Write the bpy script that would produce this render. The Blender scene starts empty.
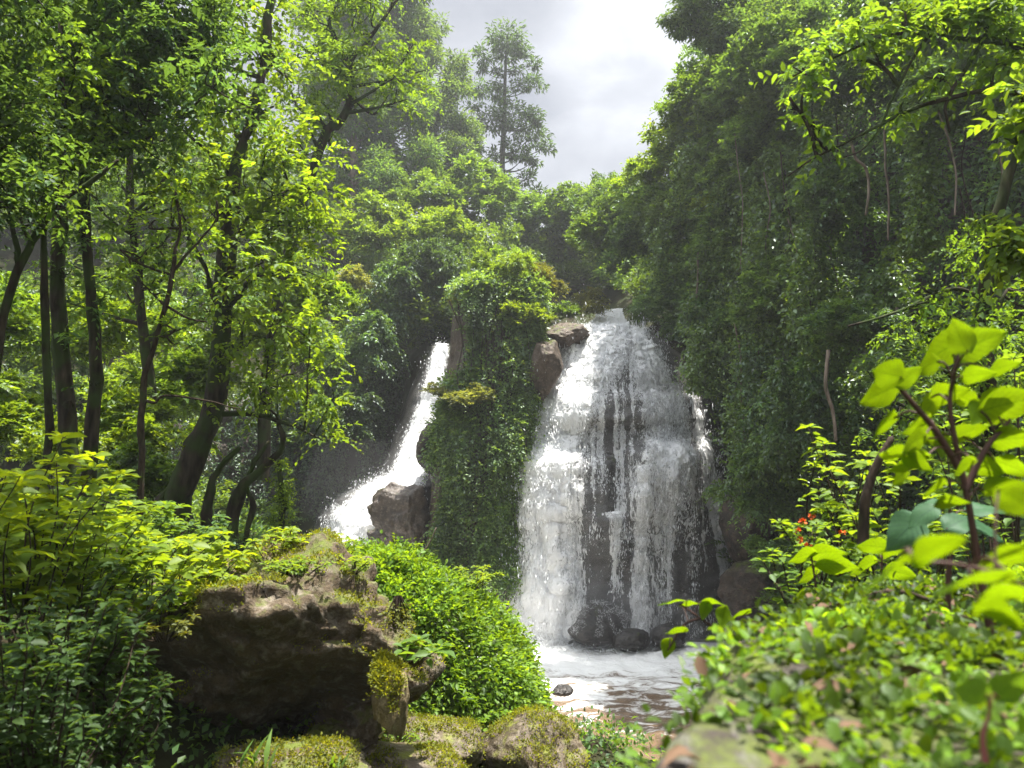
import bpy, bmesh, math, random
import numpy as np
from mathutils import Vector

# ---------------------------------------------------------------- camera, sky, sun, exposure
S = bpy.context.scene
C = S.collection
CAM_Z, PITCH, FPX = 5.6, math.radians(5.0), 769.0
cam_d = bpy.data.cameras.new('camera')
cam_d.sensor_width = 36.0
cam_d.lens = 36.0 * FPX / 1024.0
cam_d.clip_start, cam_d.clip_end = 0.05, 3000.0
cam_d.dof.use_dof = True
cam_d.dof.focus_distance = 16.0
cam_d.dof.aperture_fstop = 4.0
cam = bpy.data.objects.new('camera', cam_d)
C.objects.link(cam)
cam.location = (0, 0, CAM_Z)
cam.rotation_euler = (math.radians(90) + PITCH, 0, 0)
S.camera = cam

SUN_EL, SUN_AZ = math.radians(77), math.radians(80)      # azimuth clockwise from +Y
SUN_DIR = Vector((math.sin(SUN_AZ) * math.cos(SUN_EL), math.cos(SUN_AZ) * math.cos(SUN_EL), math.sin(SUN_EL)))
sun_d = bpy.data.lights.new('sun', 'SUN')
sun_d.energy = 4.2
sun_d.angle = math.radians(0.53)
sun_d.color = (1.0, 0.95, 0.86)
sun = bpy.data.objects.new('sun', sun_d)
C.objects.link(sun)
sun.location = (20, 30, 60)
sun.rotation_euler = SUN_DIR.to_track_quat('Z', 'Y').to_euler()

S.view_settings.view_transform = 'Standard'
S.view_settings.look = 'None'
S.view_settings.gamma = 1.0
S.view_settings.exposure = 1.8
S.view_settings.use_curve_mapping = False

world = bpy.data.worlds.new('World')
S.world = world
world.use_nodes = True
def build_world():
    nt = world.node_tree
    n, l = nt.nodes, nt.links
    n.clear()
    out = n.new('ShaderNodeOutputWorld'); bg = n.new('ShaderNodeBackground')
    bg.inputs['Strength'].default_value = 0.1
    sky = n.new('ShaderNodeTexSky'); sky.sky_type = 'NISHITA'; sky.sun_disc = False
    sky.sun_elevation = SUN_EL; sky.sun_rotation = SUN_AZ
    tc = n.new('ShaderNodeTexCoord')
    mp = n.new('ShaderNodeMapping'); mp.inputs['Scale'].default_value = (1.0, 1.0, 1.9)
    l.new(tc.outputs['Generated'], mp.inputs['Vector'])
    no = n.new('ShaderNodeTexNoise'); no.inputs['Scale'].default_value = 4.2; no.inputs['Detail'].default_value = 6
    no.inputs['Roughness'].default_value = 0.52; no.inputs['Distortion'].default_value = 0.25
    l.new(mp.outputs['Vector'], no.inputs['Vector'])
    cr = n.new('ShaderNodeValToRGB')
    e = cr.color_ramp.elements
    e[0].position, e[0].color = 0.34, (1.95, 2.02, 2.2, 1)
    e[1].position, e[1].color = 0.68, (3.6, 3.65, 3.8, 1)
    l.new(no.outputs['Fac'], cr.inputs['Fac'])
    # thinner, brighter patch of cloud in front of the sun's side of the sky
    g = Vector((0.135, 0.90, 0.47)).normalized()
    dp = n.new('ShaderNodeVectorMath'); dp.operation = 'DOT_PRODUCT'
    nm = n.new('ShaderNodeVectorMath'); nm.operation = 'NORMALIZE'
    l.new(tc.outputs['Generated'], nm.inputs[0]); l.new(nm.outputs['Vector'], dp.inputs[0])
    dp.inputs[1].default_value = g
    mr = n.new('ShaderNodeMapRange'); mr.interpolation_type = 'SMOOTHSTEP'
    mr.inputs['From Min'].default_value = 0.9925; mr.inputs['From Max'].default_value = 1.0
    mr.inputs['To Min'].default_value = 0.0; mr.inputs['To Max'].default_value = 1.0
    l.new(dp.outputs['Value'], mr.inputs['Value'])
    mu = n.new('ShaderNodeMath'); mu.operation = 'MULTIPLY'
    l.new(mr.outputs['Result'], mu.inputs[0]); l.new(no.outputs['Fac'], mu.inputs[1])
    mx0 = n.new('ShaderNodeMixRGB'); mx0.blend_type = 'ADD'; mx0.inputs['Color2'].default_value = (4,4,4, 1)
    l.new(mu.outputs['Value'], mx0.inputs['Fac']); l.new(cr.outputs['Color'], mx0.inputs['Color1'])
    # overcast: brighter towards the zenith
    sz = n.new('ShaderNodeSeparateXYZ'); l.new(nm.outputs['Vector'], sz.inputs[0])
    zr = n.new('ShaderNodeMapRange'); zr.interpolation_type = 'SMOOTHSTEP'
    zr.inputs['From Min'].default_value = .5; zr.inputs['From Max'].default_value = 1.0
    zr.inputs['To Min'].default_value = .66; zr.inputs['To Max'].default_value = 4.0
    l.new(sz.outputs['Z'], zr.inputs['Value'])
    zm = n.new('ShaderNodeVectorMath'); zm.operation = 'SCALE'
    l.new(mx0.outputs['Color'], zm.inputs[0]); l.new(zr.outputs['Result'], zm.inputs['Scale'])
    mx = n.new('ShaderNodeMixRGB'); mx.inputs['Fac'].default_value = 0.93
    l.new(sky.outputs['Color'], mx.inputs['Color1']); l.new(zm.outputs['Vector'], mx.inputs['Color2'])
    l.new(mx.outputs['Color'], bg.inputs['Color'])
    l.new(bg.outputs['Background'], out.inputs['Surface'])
build_world()

cy = S.cycles
cy.max_bounces = 7; cy.diffuse_bounces = 3; cy.glossy_bounces = 2; cy.transmission_bounces = 5
cy.transparent_max_bounces = 16; cy.volume_bounces = 0
cy.caustics_reflective = False; cy.caustics_refractive = False
cy.sample_clamp_indirect = 4.0
cy.use_adaptive_sampling = True; cy.adaptive_threshold = 0.02

# ---------------------------------------------------------------- helpers
RNG = np.random.default_rng(11)
def P(px, py, Y):
    """the point at depth Y seen at picture position px, py when standing at the camera"""
    dx, up = (px - 512.0) / FPX, (384.0 - py) / FPX
    fy = math.cos(PITCH) - math.sin(PITCH) * up
    fz = math.sin(PITCH) + math.cos(PITCH) * up
    k = Y / fy
    return np.array((dx * k, Y, CAM_Z + fz * k))

def sst(x, a, b):
    t = np.clip((x - a) / (b - a), 0, 1)
    return t * t * (3 - 2 * t)

def _hash(ix, iy, iz, seed):
    h = (ix * 374761393 + iy * 668265263 + iz * 2147483647 + seed * 1274126177) & 0xFFFFFFFF
    h = ((h ^ (h >> 13)) * 1274126177) & 0xFFFFFFFF
    h = (h ^ (h >> 16)) & 0xFFFFFFFF
    h = (h * 2246822519) & 0xFFFFFFFF
    h = h ^ (h >> 15)
    return (h & 0xFFFFFF) / float(0xFFFFFF)

def vnoise(p, seed=0):
    p = np.asarray(p, float)
    i = np.floor(p).astype(np.int64); f = p - i
    u = f * f * (3 - 2 * f)
    r = 0
    for dx in (0, 1):
        for dy in (0, 1):
            for dz in (0, 1):
                w = (u[..., 0] if dx else 1 - u[..., 0]) * (u[..., 1] if dy else 1 - u[..., 1]) * (u[..., 2] if dz else 1 - u[..., 2])
                r = r + w * _hash(i[..., 0] + dx, i[..., 1] + dy, i[..., 2] + dz, seed)
    return r

def fbm(p, octv=4, seed=0, gain=0.5):
    p = np.asarray(p, float); a, s, tot = 1.0, 0.0, 0.0
    for k in range(octv):
        s = s + a * (vnoise(p * (2.03 ** k) + 17.3 * k, seed + k) - 0.5)
        tot += a; a *= gain
    return s / tot * 2          # about -1 .. 1

def norm(v):
    return v / np.maximum(np.linalg.norm(v, axis=-1, keepdims=True), 1e-9)

def make_mesh(name, V, F, smooth=False, attrs=None, uv=None):
    """V (n,3); F (m,k) with k 3 or 4; attrs {name: (domain, values)}"""
    V = np.ascontiguousarray(V, np.float32); F = np.ascontiguousarray(F, np.int32)
    m = bpy.data.meshes.new(name)
    k = F.shape[1]
    m.vertices.add(len(V)); m.vertices.foreach_set('co', V.ravel())
    m.loops.add(F.size); m.loops.foreach_set('vertex_index', F.ravel())
    m.polygons.add(len(F)); m.polygons.foreach_set('loop_start', np.arange(0, F.size, k, dtype=np.int32))
    if smooth:
        m.polygons.foreach_set('use_smooth', np.ones(len(F), bool))
    if uv is not None:
        ul = m.uv_layers.new(name='UVMap')
        ul.data.foreach_set('uv', np.ascontiguousarray(uv[F.ravel()], np.float32).ravel())
    for an, (dom, val) in (attrs or {}).items():
        a = m.attributes.new(an, 'FLOAT', dom)
        a.data.foreach_set('value', np.ascontiguousarray(val, np.float32))
    m.update(calc_edges=True)
    m.validate()
    return m

def put(name, mesh, mat=None, parent=None, loc=(0, 0, 0), rot=(0, 0, 0), scale=(1, 1, 1), color=None):
    o = bpy.data.objects.new(name, mesh)
    if mat is not None and mesh is not None and len(mesh.materials) == 0:
        mesh.materials.append(mat)
    C.objects.link(o)
    o.parent = parent
    o.location = loc; o.rotation_euler = rot; o.scale = scale
    if color is not None:
        o.color = (*color, 1.0)
    return o

def tag(o, label, cat, group=None, kind=None):
    o['label'] = label; o['category'] = cat
    if group: o['group'] = group
    if kind: o['kind'] = kind
    return o

def thing(name, label, cat, loc=(0, 0, 0), group=None, rot=0.0):
    o = bpy.data.objects.new(name, None); C.objects.link(o)
    o.location = loc; o.rotation_euler = (0, 0, rot); o.empty_display_size = 0.2
    return tag(o, label, cat, group)

def setting(name, mesh, mat, kind='structure', label=None):
    o = put(name, mesh, mat); o['kind'] = kind
    if label: o['label'] = label
    return o

# ---- tubes
def tube_arrays(tubes, sides=7):
    VV, FF, off = [], [], 0
    for pts, rad in tubes:
        pts = np.asarray(pts, float); rad = np.asarray(rad, float); n = len(pts)
        T = norm(np.gradient(pts, axis=0))
        ref = np.array((0.31, 0.95, 0.05)) if abs(T[0, 2]) > 0.6 else np.array((0, 0, 1.0))
        A = norm(np.cross(T, ref)); B = np.cross(T, A)
        an = np.linspace(0, 2 * np.pi, sides, endpoint=False)
        ring = pts[:, None] + rad[:, None, None] * (np.cos(an)[None, :, None] * A[:, None] + np.sin(an)[None, :, None] * B[:, None])
        VV.append(ring.reshape(-1, 3)); VV.append(pts[-1:] + T[-1] * rad[-1])
        i = np.arange(n - 1)[:, None] * sides; j = np.arange(sides)[None]; j2 = (j + 1) % sides
        q = np.stack([i + j, i + j2, i + sides + j2, i + sides + j], -1).reshape(-1, 4) + off
        t = q[:, [0, 1, 2]]; t2 = q[:, [0, 2, 3]]
        last = (n - 1) * sides + off
        cap = np.stack([last + j[0], last + j2[0], np.full(sides, last + sides)], -1)
        FF += [t, t2, cap]
        off += n * sides + 1
    return np.concatenate(VV), np.concatenate(FF)

def tube_mesh(name, tubes, sides=7, rough=0.0, seed=0):
    V, F = tube_arrays(tubes, sides)
    if rough:
        V = V + rough * np.stack([fbm(V * 3.1, 3, seed), fbm(V * 3.1 + 40, 3, seed + 5), 0.3 * fbm(V * 3.1 + 80, 3, seed + 9)], -1)
    return make_mesh(name, V, F, smooth=True)

def spline(ctrl, n=24):
    """Catmull-Rom through control points (k,d)"""
    c = np.asarray(ctrl, float)
    c = np.vstack([2 * c[0] - c[1], c, 2 * c[-1] - c[-2]])
    t = np.linspace(0, len(c) - 3 - 1e-6, n); i = t.astype(int); f = (t - i)[:, None]
    p0, p1, p2, p3 = c[i], c[i + 1], c[i + 2], c[i + 3]
    return 0.5 * (2 * p1 + (p2 - p0) * f + (2 * p0 - 5 * p1 + 4 * p2 - p3) * f ** 2 + (3 * p1 - p0 - 3 * p2 + p3) * f ** 3)

# ---- leaves
LEAF_T = {
    'diamond': (np.array([(0, 0, 0), (.42, .5, .10), (1, 0, -.06), (.42, -.5, .10)]), np.array([(0, 2, 1), (0, 3, 2)])),
    'leaf': (np.array([(0, 0, 0), (.22, .40, .07), (.62, .40, .05), (1, 0, -.16), (.62, -.40, .05), (.22, -.40, .07), (.48, 0, -.02)]),
             np.array([(0, 6, 1), (1, 6, 2), (2, 6, 3), (3, 6, 4), (4, 6, 5), (5, 6, 0)])),
    'blade': (np.array([(0, 0, 0), (.35, .5, .05), (1, 0, -.25), (.35, -.5, .05), (.7, .3, -.05), (.7, -.3, -.05)]),
              np.array([(0, 3, 1), (1, 3, 4), (3, 5, 4), (4, 5, 2)])),
}
class Leaves:
    """collects leaves: base point, direction, normal, length, width, tint, warmth"""
    def __init__(self): self.parts = []
    def add(self, p, d, nrm, L, W, tint=None, warm=None, rng=RNG):
        n = len(p)
        L = np.broadcast_to(L, (n,)); W = np.broadcast_to(W, (n,))
        if tint is None: tint = np.clip(rng.normal(1, .16, n), .55, 1.5)
        if warm is None: warm = np.clip(rng.normal(.18, .18, n), 0, 1)
        self.parts.append((p, d, nrm, L, W, np.broadcast_to(tint, (n,)), np.broadcast_to(warm, (n,))))
    def count(self): return sum(len(a[0]) for a in self.parts)
    def mesh(self, name, kind='diamond'):
        p, d, nr, L, W, ti, wa = [np.concatenate([a[i] for a in self.parts]) for i in range(7)]
        d = norm(d); s = norm(np.cross(nr, d)); nr = np.cross(d, s)
        T, F = LEAF_T[kind]
        k = len(T)
        V = p[:, None] + (L[:, None] * T[None, :, 0])[..., None] * d[:, None] + (W[:, None] * T[None, :, 1])[..., None] * s[:, None] \
            + (L[:, None] * T[None, :, 2])[..., None] * nr[:, None]
        FF = (F[None] + (np.arange(len(p)) * k)[:, None, None]).reshape(-1, 3)
        at = {'tint': ('FACE', np.repeat(ti, len(F))), 'warm': ('FACE', np.repeat(wa, len(F)))}
        return make_mesh(name, V.reshape(-1, 3), FF, attrs=at)

def rdir(n, rng=RNG):
    return norm(rng.normal(size=(n, 3)))

def leaf_clusters(LS, cen, out, nper, sig, L, ratio=.45, up=.6, droop=.2, rng=RNG, tint=None, warm=0.18, flat=.55, Lvar=.22):
    """nper leaves around every centre; leaves point outward with a droop and face mostly up"""
    n = len(cen) * nper
    c = np.repeat(cen, nper, 0); o = np.repeat(out, nper, 0)
    off = rng.normal(size=(n, 3)) * sig; off[:, 2] *= flat
    d = norm(o * .6 + off / max(sig, 1e-6) * .5 + rng.normal(size=(n, 3)) * .45 - np.array((0, 0, droop)))
    nn = norm(np.array((0, 0, up)) + o * .45 + rng.normal(size=(n, 3)) * .42)
    ll = L * np.clip(rng.normal(1, Lvar, n), .45, 1.6)
    base_t = np.ones(len(cen)) if tint is None else np.broadcast_to(tint, (len(cen),))
    ct = base_t * np.clip(rng.normal(1, .13, len(cen)), .65, 1.4)
    cw = np.clip(rng.normal(warm, .14, len(cen)), 0, 1)
    ti = np.repeat(ct, nper) * np.clip(rng.normal(1, .26, n), .45, 1.8)
    wa = np.clip(np.repeat(cw, nper) + rng.normal(0, .1, n), 0, 1)
    LS.add(c + off, d, nn, ll, ll * ratio, ti, wa)

def lobe_points(n, lobes, rng=RNG, low=-.35):
    """points on the outsides of overlapping ellipsoids -> positions, outward directions"""
    lob = np.asarray(lobes, float)          # cx cy cz rx ry rz
    area = (lob[:, 3] * lob[:, 4] + lob[:, 4] * lob[:, 5] + lob[:, 3] * lob[:, 5])
    w = rng.choice(len(lob), size=n * 2, p=area / area.sum())
    d = rdir(n * 2, rng)
    keep = d[:, 2] > low
    w, d = w[keep][:n], d[keep][:n]
    r = lob[w, 3:] * (rng.uniform(.55, 1.03, len(w)) ** .6)[:, None]
    p = lob[w, :3] + d * r
    inside = np.zeros(len(p), bool)
    for i, lb in enumerate(lob):
        q = ((p - lb[:3]) / (lb[3:] * .62)) ** 2
        inside |= (q.sum(1) < 1)
    p, d, w = p[~inside], d[~inside], w[~inside]
    return p, norm(d / lob[w, 3:])

def spray_leaves(LS, base, d, ln, K, L, ratio, rng, tint=1.0, warm=.18, droop=.25, up=.7):
    """twigs with leaves along both sides: base (n,3), direction (n,3), twig length (n,)"""
    n = len(base)
    t = (np.arange(K) + .5) / K
    t = np.clip(t[None] + rng.normal(0, .04, (n, K)), .05, 1)
    side = np.where(np.arange(K) % 2 == 0, 1.0, -1.0)[None, :, None]
    dd = d[:, None] * np.ones((1, K, 1))
    z = np.array((0, 0, 1.0))
    pos = base[:, None] + dd * (ln[:, None] * t)[..., None] - z * (droop * ln[:, None] * t ** 2)[..., None]
    sv = norm(np.cross(d, z + rng.normal(size=(n, 3)) * .35))[:, None]
    ld = norm(dd * .65 + sv * side * .8 + rng.normal(size=(n, K, 3)) * .28 - z * droop * .8)
    nn = norm(np.cross(sv, dd) * np.sign(np.cross(sv, dd)[..., 2:3] + 1e-6) * .7 + z * up + rng.normal(size=(n, K, 3)) * .33)
    ll = L * (1.1 - .5 * t) * np.clip(rng.normal(1, .18, (n, K)), .5, 1.5)
    tt = (np.broadcast_to(tint, (n,)) * np.clip(rng.normal(1, .14, n), .6, 1.45))[:, None] * np.clip(rng.normal(1, .24, (n, K)), .45, 1.8)
    ww = np.clip(np.clip(rng.normal(warm, .14, n), 0, 1)[:, None] + rng.normal(0, .08, (n, K)) + .15 * (t - .5), 0, 1)
    f = lambda q: q.reshape(-1, 3)
    LS.add(f(pos), f(ld), f(nn), ll.ravel(), ll.ravel() * ratio, tt.ravel(), ww.ravel())

def bush_mesh(name, seed, nsp=900, K=13, L=.085, kind='diamond', ratio=.5, nlobes=16, ln=(.16, .40), up=.7, tall=1.0, droop=.3, warm=.18, low=-.3, loose=.35):
    """irregular bush of radius about 1: leafy twigs on many uneven lobes, with gaps between"""
    rng = np.random.default_rng(seed)
    lobes = [(0, 0, .5 * tall, .55, .55, .5 * tall)]
    for k in range(nlobes):
        a = rng.uniform(0, 2 * np.pi); e = math.asin(rng.uniform(-.25, 1.0)); r = rng.uniform(.16, .40)
        h = math.cos(e) * rng.uniform(.4, .9)
        lobes.append((math.cos(a) * h, math.sin(a) * h, (.5 + rng.uniform(.35, .8) * math.sin(e)) * tall, r, r * rng.uniform(.8, 1.2), r * rng.uniform(.6, 1.0) * tall))
    p, o = lobe_points(nsp, lobes, rng, low)
    g = fbm(p * 2.6, 3, seed + 1)
    keep = g > -loose
    p, o, g = p[keep], o[keep], g[keep]
    d = norm(o * .8 + np.array((0, 0, .35)) + rng.normal(size=p.shape) * .45)
    LS = Leaves()
    length = rng.uniform(*ln, len(p)) * np.where(rng.random(len(p)) < .08, 1.7, 1)
    spray_leaves(LS, p - d * length[:, None] * .45, d, length, K, L, ratio, rng, np.clip(1 + .35 * g, .6, 1.5), warm, droop, up)
    return LS.mesh(name, kind)

# ---- trees
def grow(start, d, length, r, level, rng, tubes, tips, curv=.25, up=.15, kids=(3, 5), shrink=.62, rmin=.008, ang=.9):
    n = 7
    pts = [np.array(start, float)]; dd = norm(np.array(d, float))
    for i in range(n - 1):
        dd = norm(dd + rng.normal(size=3) * curv * .45 + np.array((0, 0, up * .3)))
        pts.append(pts[-1] + dd * length / (n - 1))
    rad = np.linspace(r, max(r * .45, rmin), n)
    tubes.append((np.array(pts), rad))
    if level == 0:
        for f in (3, 4, 5, 6): tips.append((pts[f], dd))
        return
    for k in range(rng.integers(kids[0], kids[1] + 1)):
        i = int(rng.integers(2, n)); b = pts[i]
        side = norm(rng.normal(size=3)); side -= dd * side.dot(dd); side = norm(side)
        nd = norm(dd * math.cos(ang * rng.uniform(.6, 1.1)) + side * math.sin(ang * rng.uniform(.6, 1.1)))
        grow(b, nd, length * shrink * rng.uniform(.75, 1.2), max(rad[i] * .62, rmin), level - 1, rng, tubes, tips, curv, up, kids, shrink, rmin, ang)
    grow(pts[-1], dd, length * shrink, max(rad[-1], rmin), level - 1, rng, tubes, tips, curv, up, kids, shrink, rmin, ang)

# ---------------------------------------------------------------- materials
def new_mat(name):
    m = bpy.data.materials.new(name); m.use_nodes = True
    m.node_tree.nodes.clear()
    return m, m.node_tree.nodes, m.node_tree.links

def leaf_material(name, trans=.45, gloss=.06, rough=.38, tcol=(2.55, 2.15, .6), veins=False):
    m, n, l = new_mat(name)
    out = n.new('ShaderNodeOutputMaterial')
    oi = n.new('ShaderNodeObjectInfo')
    ti = n.new('ShaderNodeAttribute'); ti.attribute_name = 'tint'
    wa = n.new('ShaderNodeAttribute'); wa.attribute_name = 'warm'
    ml = n.new('ShaderNodeVectorMath'); ml.operation = 'SCALE'
    l.new(oi.outputs['Color'], ml.inputs[0]); l.new(ti.outputs['Fac'], ml.inputs['Scale'])
    yel = n.new('ShaderNodeVectorMath'); yel.operation = 'MULTIPLY'; yel.inputs[1].default_value = (1.55, 1.25, .6)
    l.new(ml.outputs['Vector'], yel.inputs[0])
    mx = n.new('ShaderNodeMixRGB'); l.new(wa.outputs['Fac'], mx.inputs['Fac'])
    l.new(ml.outputs['Vector'], mx.inputs['Color1']); l.new(yel.outputs['Vector'], mx.inputs['Color2'])
    col = mx.outputs['Color']
    nrm = None
    if veins:
        uv = n.new('ShaderNodeUVMap'); sx = n.new('ShaderNodeSeparateXYZ'); l.new(uv.outputs['UV'], sx.inputs[0])
        def math_(op, a, b=None):
            q = n.new('ShaderNodeMath'); q.operation = op
            for i, v in enumerate((a, b)):
                if v is None: continue
                if isinstance(v, (int, float)): q.inputs[i].default_value = v
                else: l.new(v, q.inputs[i])
            return q.outputs[0]
        av = math_('ABSOLUTE', math_('SUBTRACT', sx.outputs['Y'], .5))
        mid = math_('LESS_THAN', av, .022)
        ph = math_('SUBTRACT', math_('MULTIPLY', sx.outputs['X'], 8.0), math_('MULTIPLY', av, 5.0))
        fr = math_('ABSOLUTE', math_('SUBTRACT', math_('FRACT', ph), .5))
        side = math_('LESS_THAN', fr, .075)
        v = math_('MAXIMUM', mid, math_('MULTIPLY', side, .75))
        bl = n.new('ShaderNodeTexNoise'); bl.inputs['Scale'].default_value = 9.0; bl.inputs['Detail'].default_value = 4
        l.new(uv.outputs['UV'], bl.inputs['Vector'])
        vc = n.new('ShaderNodeVectorMath'); vc.operation = 'MULTIPLY'; vc.inputs[1].default_value = (.42, .5, .6)
        l.new(col, vc.inputs[0])
        mv = n.new('ShaderNodeMixRGB'); l.new(math_('MULTIPLY', v, .75), mv.inputs['Fac'])
        l.new(col, mv.inputs['Color1']); l.new(vc.outputs['Vector'], mv.inputs['Color2'])
        bm_ = n.new('ShaderNodeMixRGB'); bm_.blend_type = 'MULTIPLY'; bm_.inputs['Fac'].default_value = .45
        l.new(mv.outputs['Color'], bm_.inputs['Color1'])
        rr = n.new('ShaderNodeMapRange'); rr.inputs['To Min'].default_value = .45; rr.inputs['To Max'].default_value = 1.5
        l.new(bl.outputs['Fac'], rr.inputs['Value']); l.new(rr.outputs['Result'], bm_.inputs['Color2'])
        col = bm_.outputs['Color']
        bp = n.new('ShaderNodeBump'); bp.inputs['Strength'].default_value = .35; bp.inputs['Distance'].default_value = .002
        bp.invert = True
        l.new(v, bp.inputs['Height']); nrm = bp.outputs['Normal']
    df = n.new('ShaderNodeBsdfDiffuse'); tr = n.new('ShaderNodeBsdfTranslucent'); gl = n.new('ShaderNodeBsdfGlossy')
    gl.inputs['Roughness'].default_value = rough
    gl.inputs['Color'].default_value = (.9, .95, 1, 1)
    tc = n.new('ShaderNodeVectorMath'); tc.operation = 'MULTIPLY'; tc.inputs[1].default_value = tcol
    l.new(col, tc.inputs[0])
    l.new(col, df.inputs['Color']); l.new(tc.outputs['Vector'], tr.inputs['Color'])
    if nrm is not None:
        l.new(nrm, df.inputs['Normal']); l.new(nrm, gl.inputs['Normal'])
    a = n.new('ShaderNodeMixShader'); a.inputs['Fac'].default_value = trans
    l.new(df.outputs[0], a.inputs[1]); l.new(tr.outputs[0], a.inputs[2])
    b = n.new('ShaderNodeMixShader'); b.inputs['Fac'].default_value = gloss
    l.new(a.outputs[0], b.inputs[1]); l.new(gl.outputs[0], b.inputs[2])
    l.new(b.outputs[0], out.inputs['Surface'])
    return m

def rock_material(name, c1, c2, c3, moss=.0, moss_col=(.06, .09, .015), scale=1.0, rough=.75, bump=.5, wet=0.0, mossz=(.25, .75), spec=.4):
    m, n, l = new_mat(name)
    out = n.new('ShaderNodeOutputMaterial'); b = n.new('ShaderNodeBsdfPrincipled')
    b.inputs['Specular IOR Level'].default_value = spec
    geo = n.new('ShaderNodeNewGeometry')
    def noise(sc, det=6, ro=.6):
        q = n.new('ShaderNodeTexNoise'); q.inputs['Scale'].default_value = sc * scale; q.inputs['Detail'].default_value = det
        q.inputs['Roughness'].default_value = ro; l.new(geo.outputs['Position'], q.inputs['Vector']); return q
    n1, n2, n3 = noise(.9), noise(4.5), noise(19, 4)
    r1 = n.new('ShaderNodeValToRGB'); e = r1.color_ramp.elements
    e[0].position, e[0].color = .32, (*c1, 1); e[1].position, e[1].color = .7, (*c2, 1)
    l.new(n1.outputs['Fac'], r1.inputs['Fac'])
    r2 = n.new('ShaderNodeValToRGB'); e = r2.color_ramp.elements
    e[0].position, e[0].color = .5, (0, 0, 0, 1); e[1].position, e[1].color = .68, (1, 1, 1, 1)
    l.new(n2.outputs['Fac'], r2.inputs['Fac'])
    mx = n.new('ShaderNodeMixRGB'); mx.inputs['Color2'].default_value = (*c3, 1)
    l.new(r2.outputs['Color'], mx.inputs['Fac']); l.new(r1.outputs['Color'], mx.inputs['Color1'])
    ml = n.new('ShaderNodeMixRGB'); ml.blend_type = 'MULTIPLY'; ml.inputs['Fac'].default_value = .8
    rg = n.new('ShaderNodeMapRange'); rg.inputs['From Min'].default_value = .25; rg.inputs['From Max'].default_value = .75
    rg.inputs['To Min'].default_value = .45; rg.inputs['To Max'].default_value = 1.35
    l.new(n3.outputs['Fac'], rg.inputs['Value']); l.new(mx.outputs['Color'], ml.inputs['Color1']); l.new(rg.outputs['Result'], ml.inputs['Color2'])
    col = ml.outputs['Color']
    if moss > 0:
        sx = n.new('ShaderNodeSeparateXYZ'); l.new(geo.outputs['Normal'], sx.inputs[0])
        mr = n.new('ShaderNodeMapRange'); mr.inputs['From Min'].default_value = mossz[0]; mr.inputs['From Max'].default_value = mossz[1]
        l.new(sx.outputs['Z'], mr.inputs['Value'])
        nm = noise(2.2, 8, .65)
        mr2 = n.new('ShaderNodeMapRange'); mr2.inputs['From Min'].default_value = .42 + .2 * (1 - moss); mr2.inputs['From Max'].default_value = .56 + .2 * (1 - moss)
        l.new(nm.outputs['Fac'], mr2.inputs['Value'])
        mu = n.new('ShaderNodeMath'); mu.operation = 'MULTIPLY'; l.new(mr.outputs[0], mu.inputs[0]); l.new(mr2.outputs[0], mu.inputs[1])
        mm = n.new('ShaderNodeMixRGB'); l.new(mu.outputs[0], mm.inputs['Fac']); l.new(col, mm.inputs['Color1'])
        mc = n.new('ShaderNodeMixRGB'); mc.inputs['Color1'].default_value = (*moss_col, 1)
        mc.inputs['Color2'].default_value = (moss_col[0] * 2.0, moss_col[1] * 1.7, moss_col[2] * 1.2, 1); l.new(n3.outputs['Fac'], mc.inputs['Fac'])
        l.new(mc.outputs['Color'], mm.inputs['Color2'])
        col = mm.outputs['Color']
    l.new(col, b.inputs['Base Color'])
    b.inputs['Roughness'].default_value = rough
    ad = n.new('ShaderNodeMath'); ad.operation = 'MULTIPLY_ADD'; ad.inputs[1].default_value = .35
    l.new(n3.outputs['Fac'], ad.inputs[0]); l.new(n2.outputs['Fac'], ad.inputs[2])
    bp = n.new('ShaderNodeBump'); bp.inputs['Strength'].default_value = bump; bp.inputs['Distance'].default_value = .12 / scale
    l.new(ad.outputs[0], bp.inputs['Height']); l.new(bp.outputs['Normal'], b.inputs['Normal'])
    l.new(b.outputs[0], out.inputs['Surface'])
    return m

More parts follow.
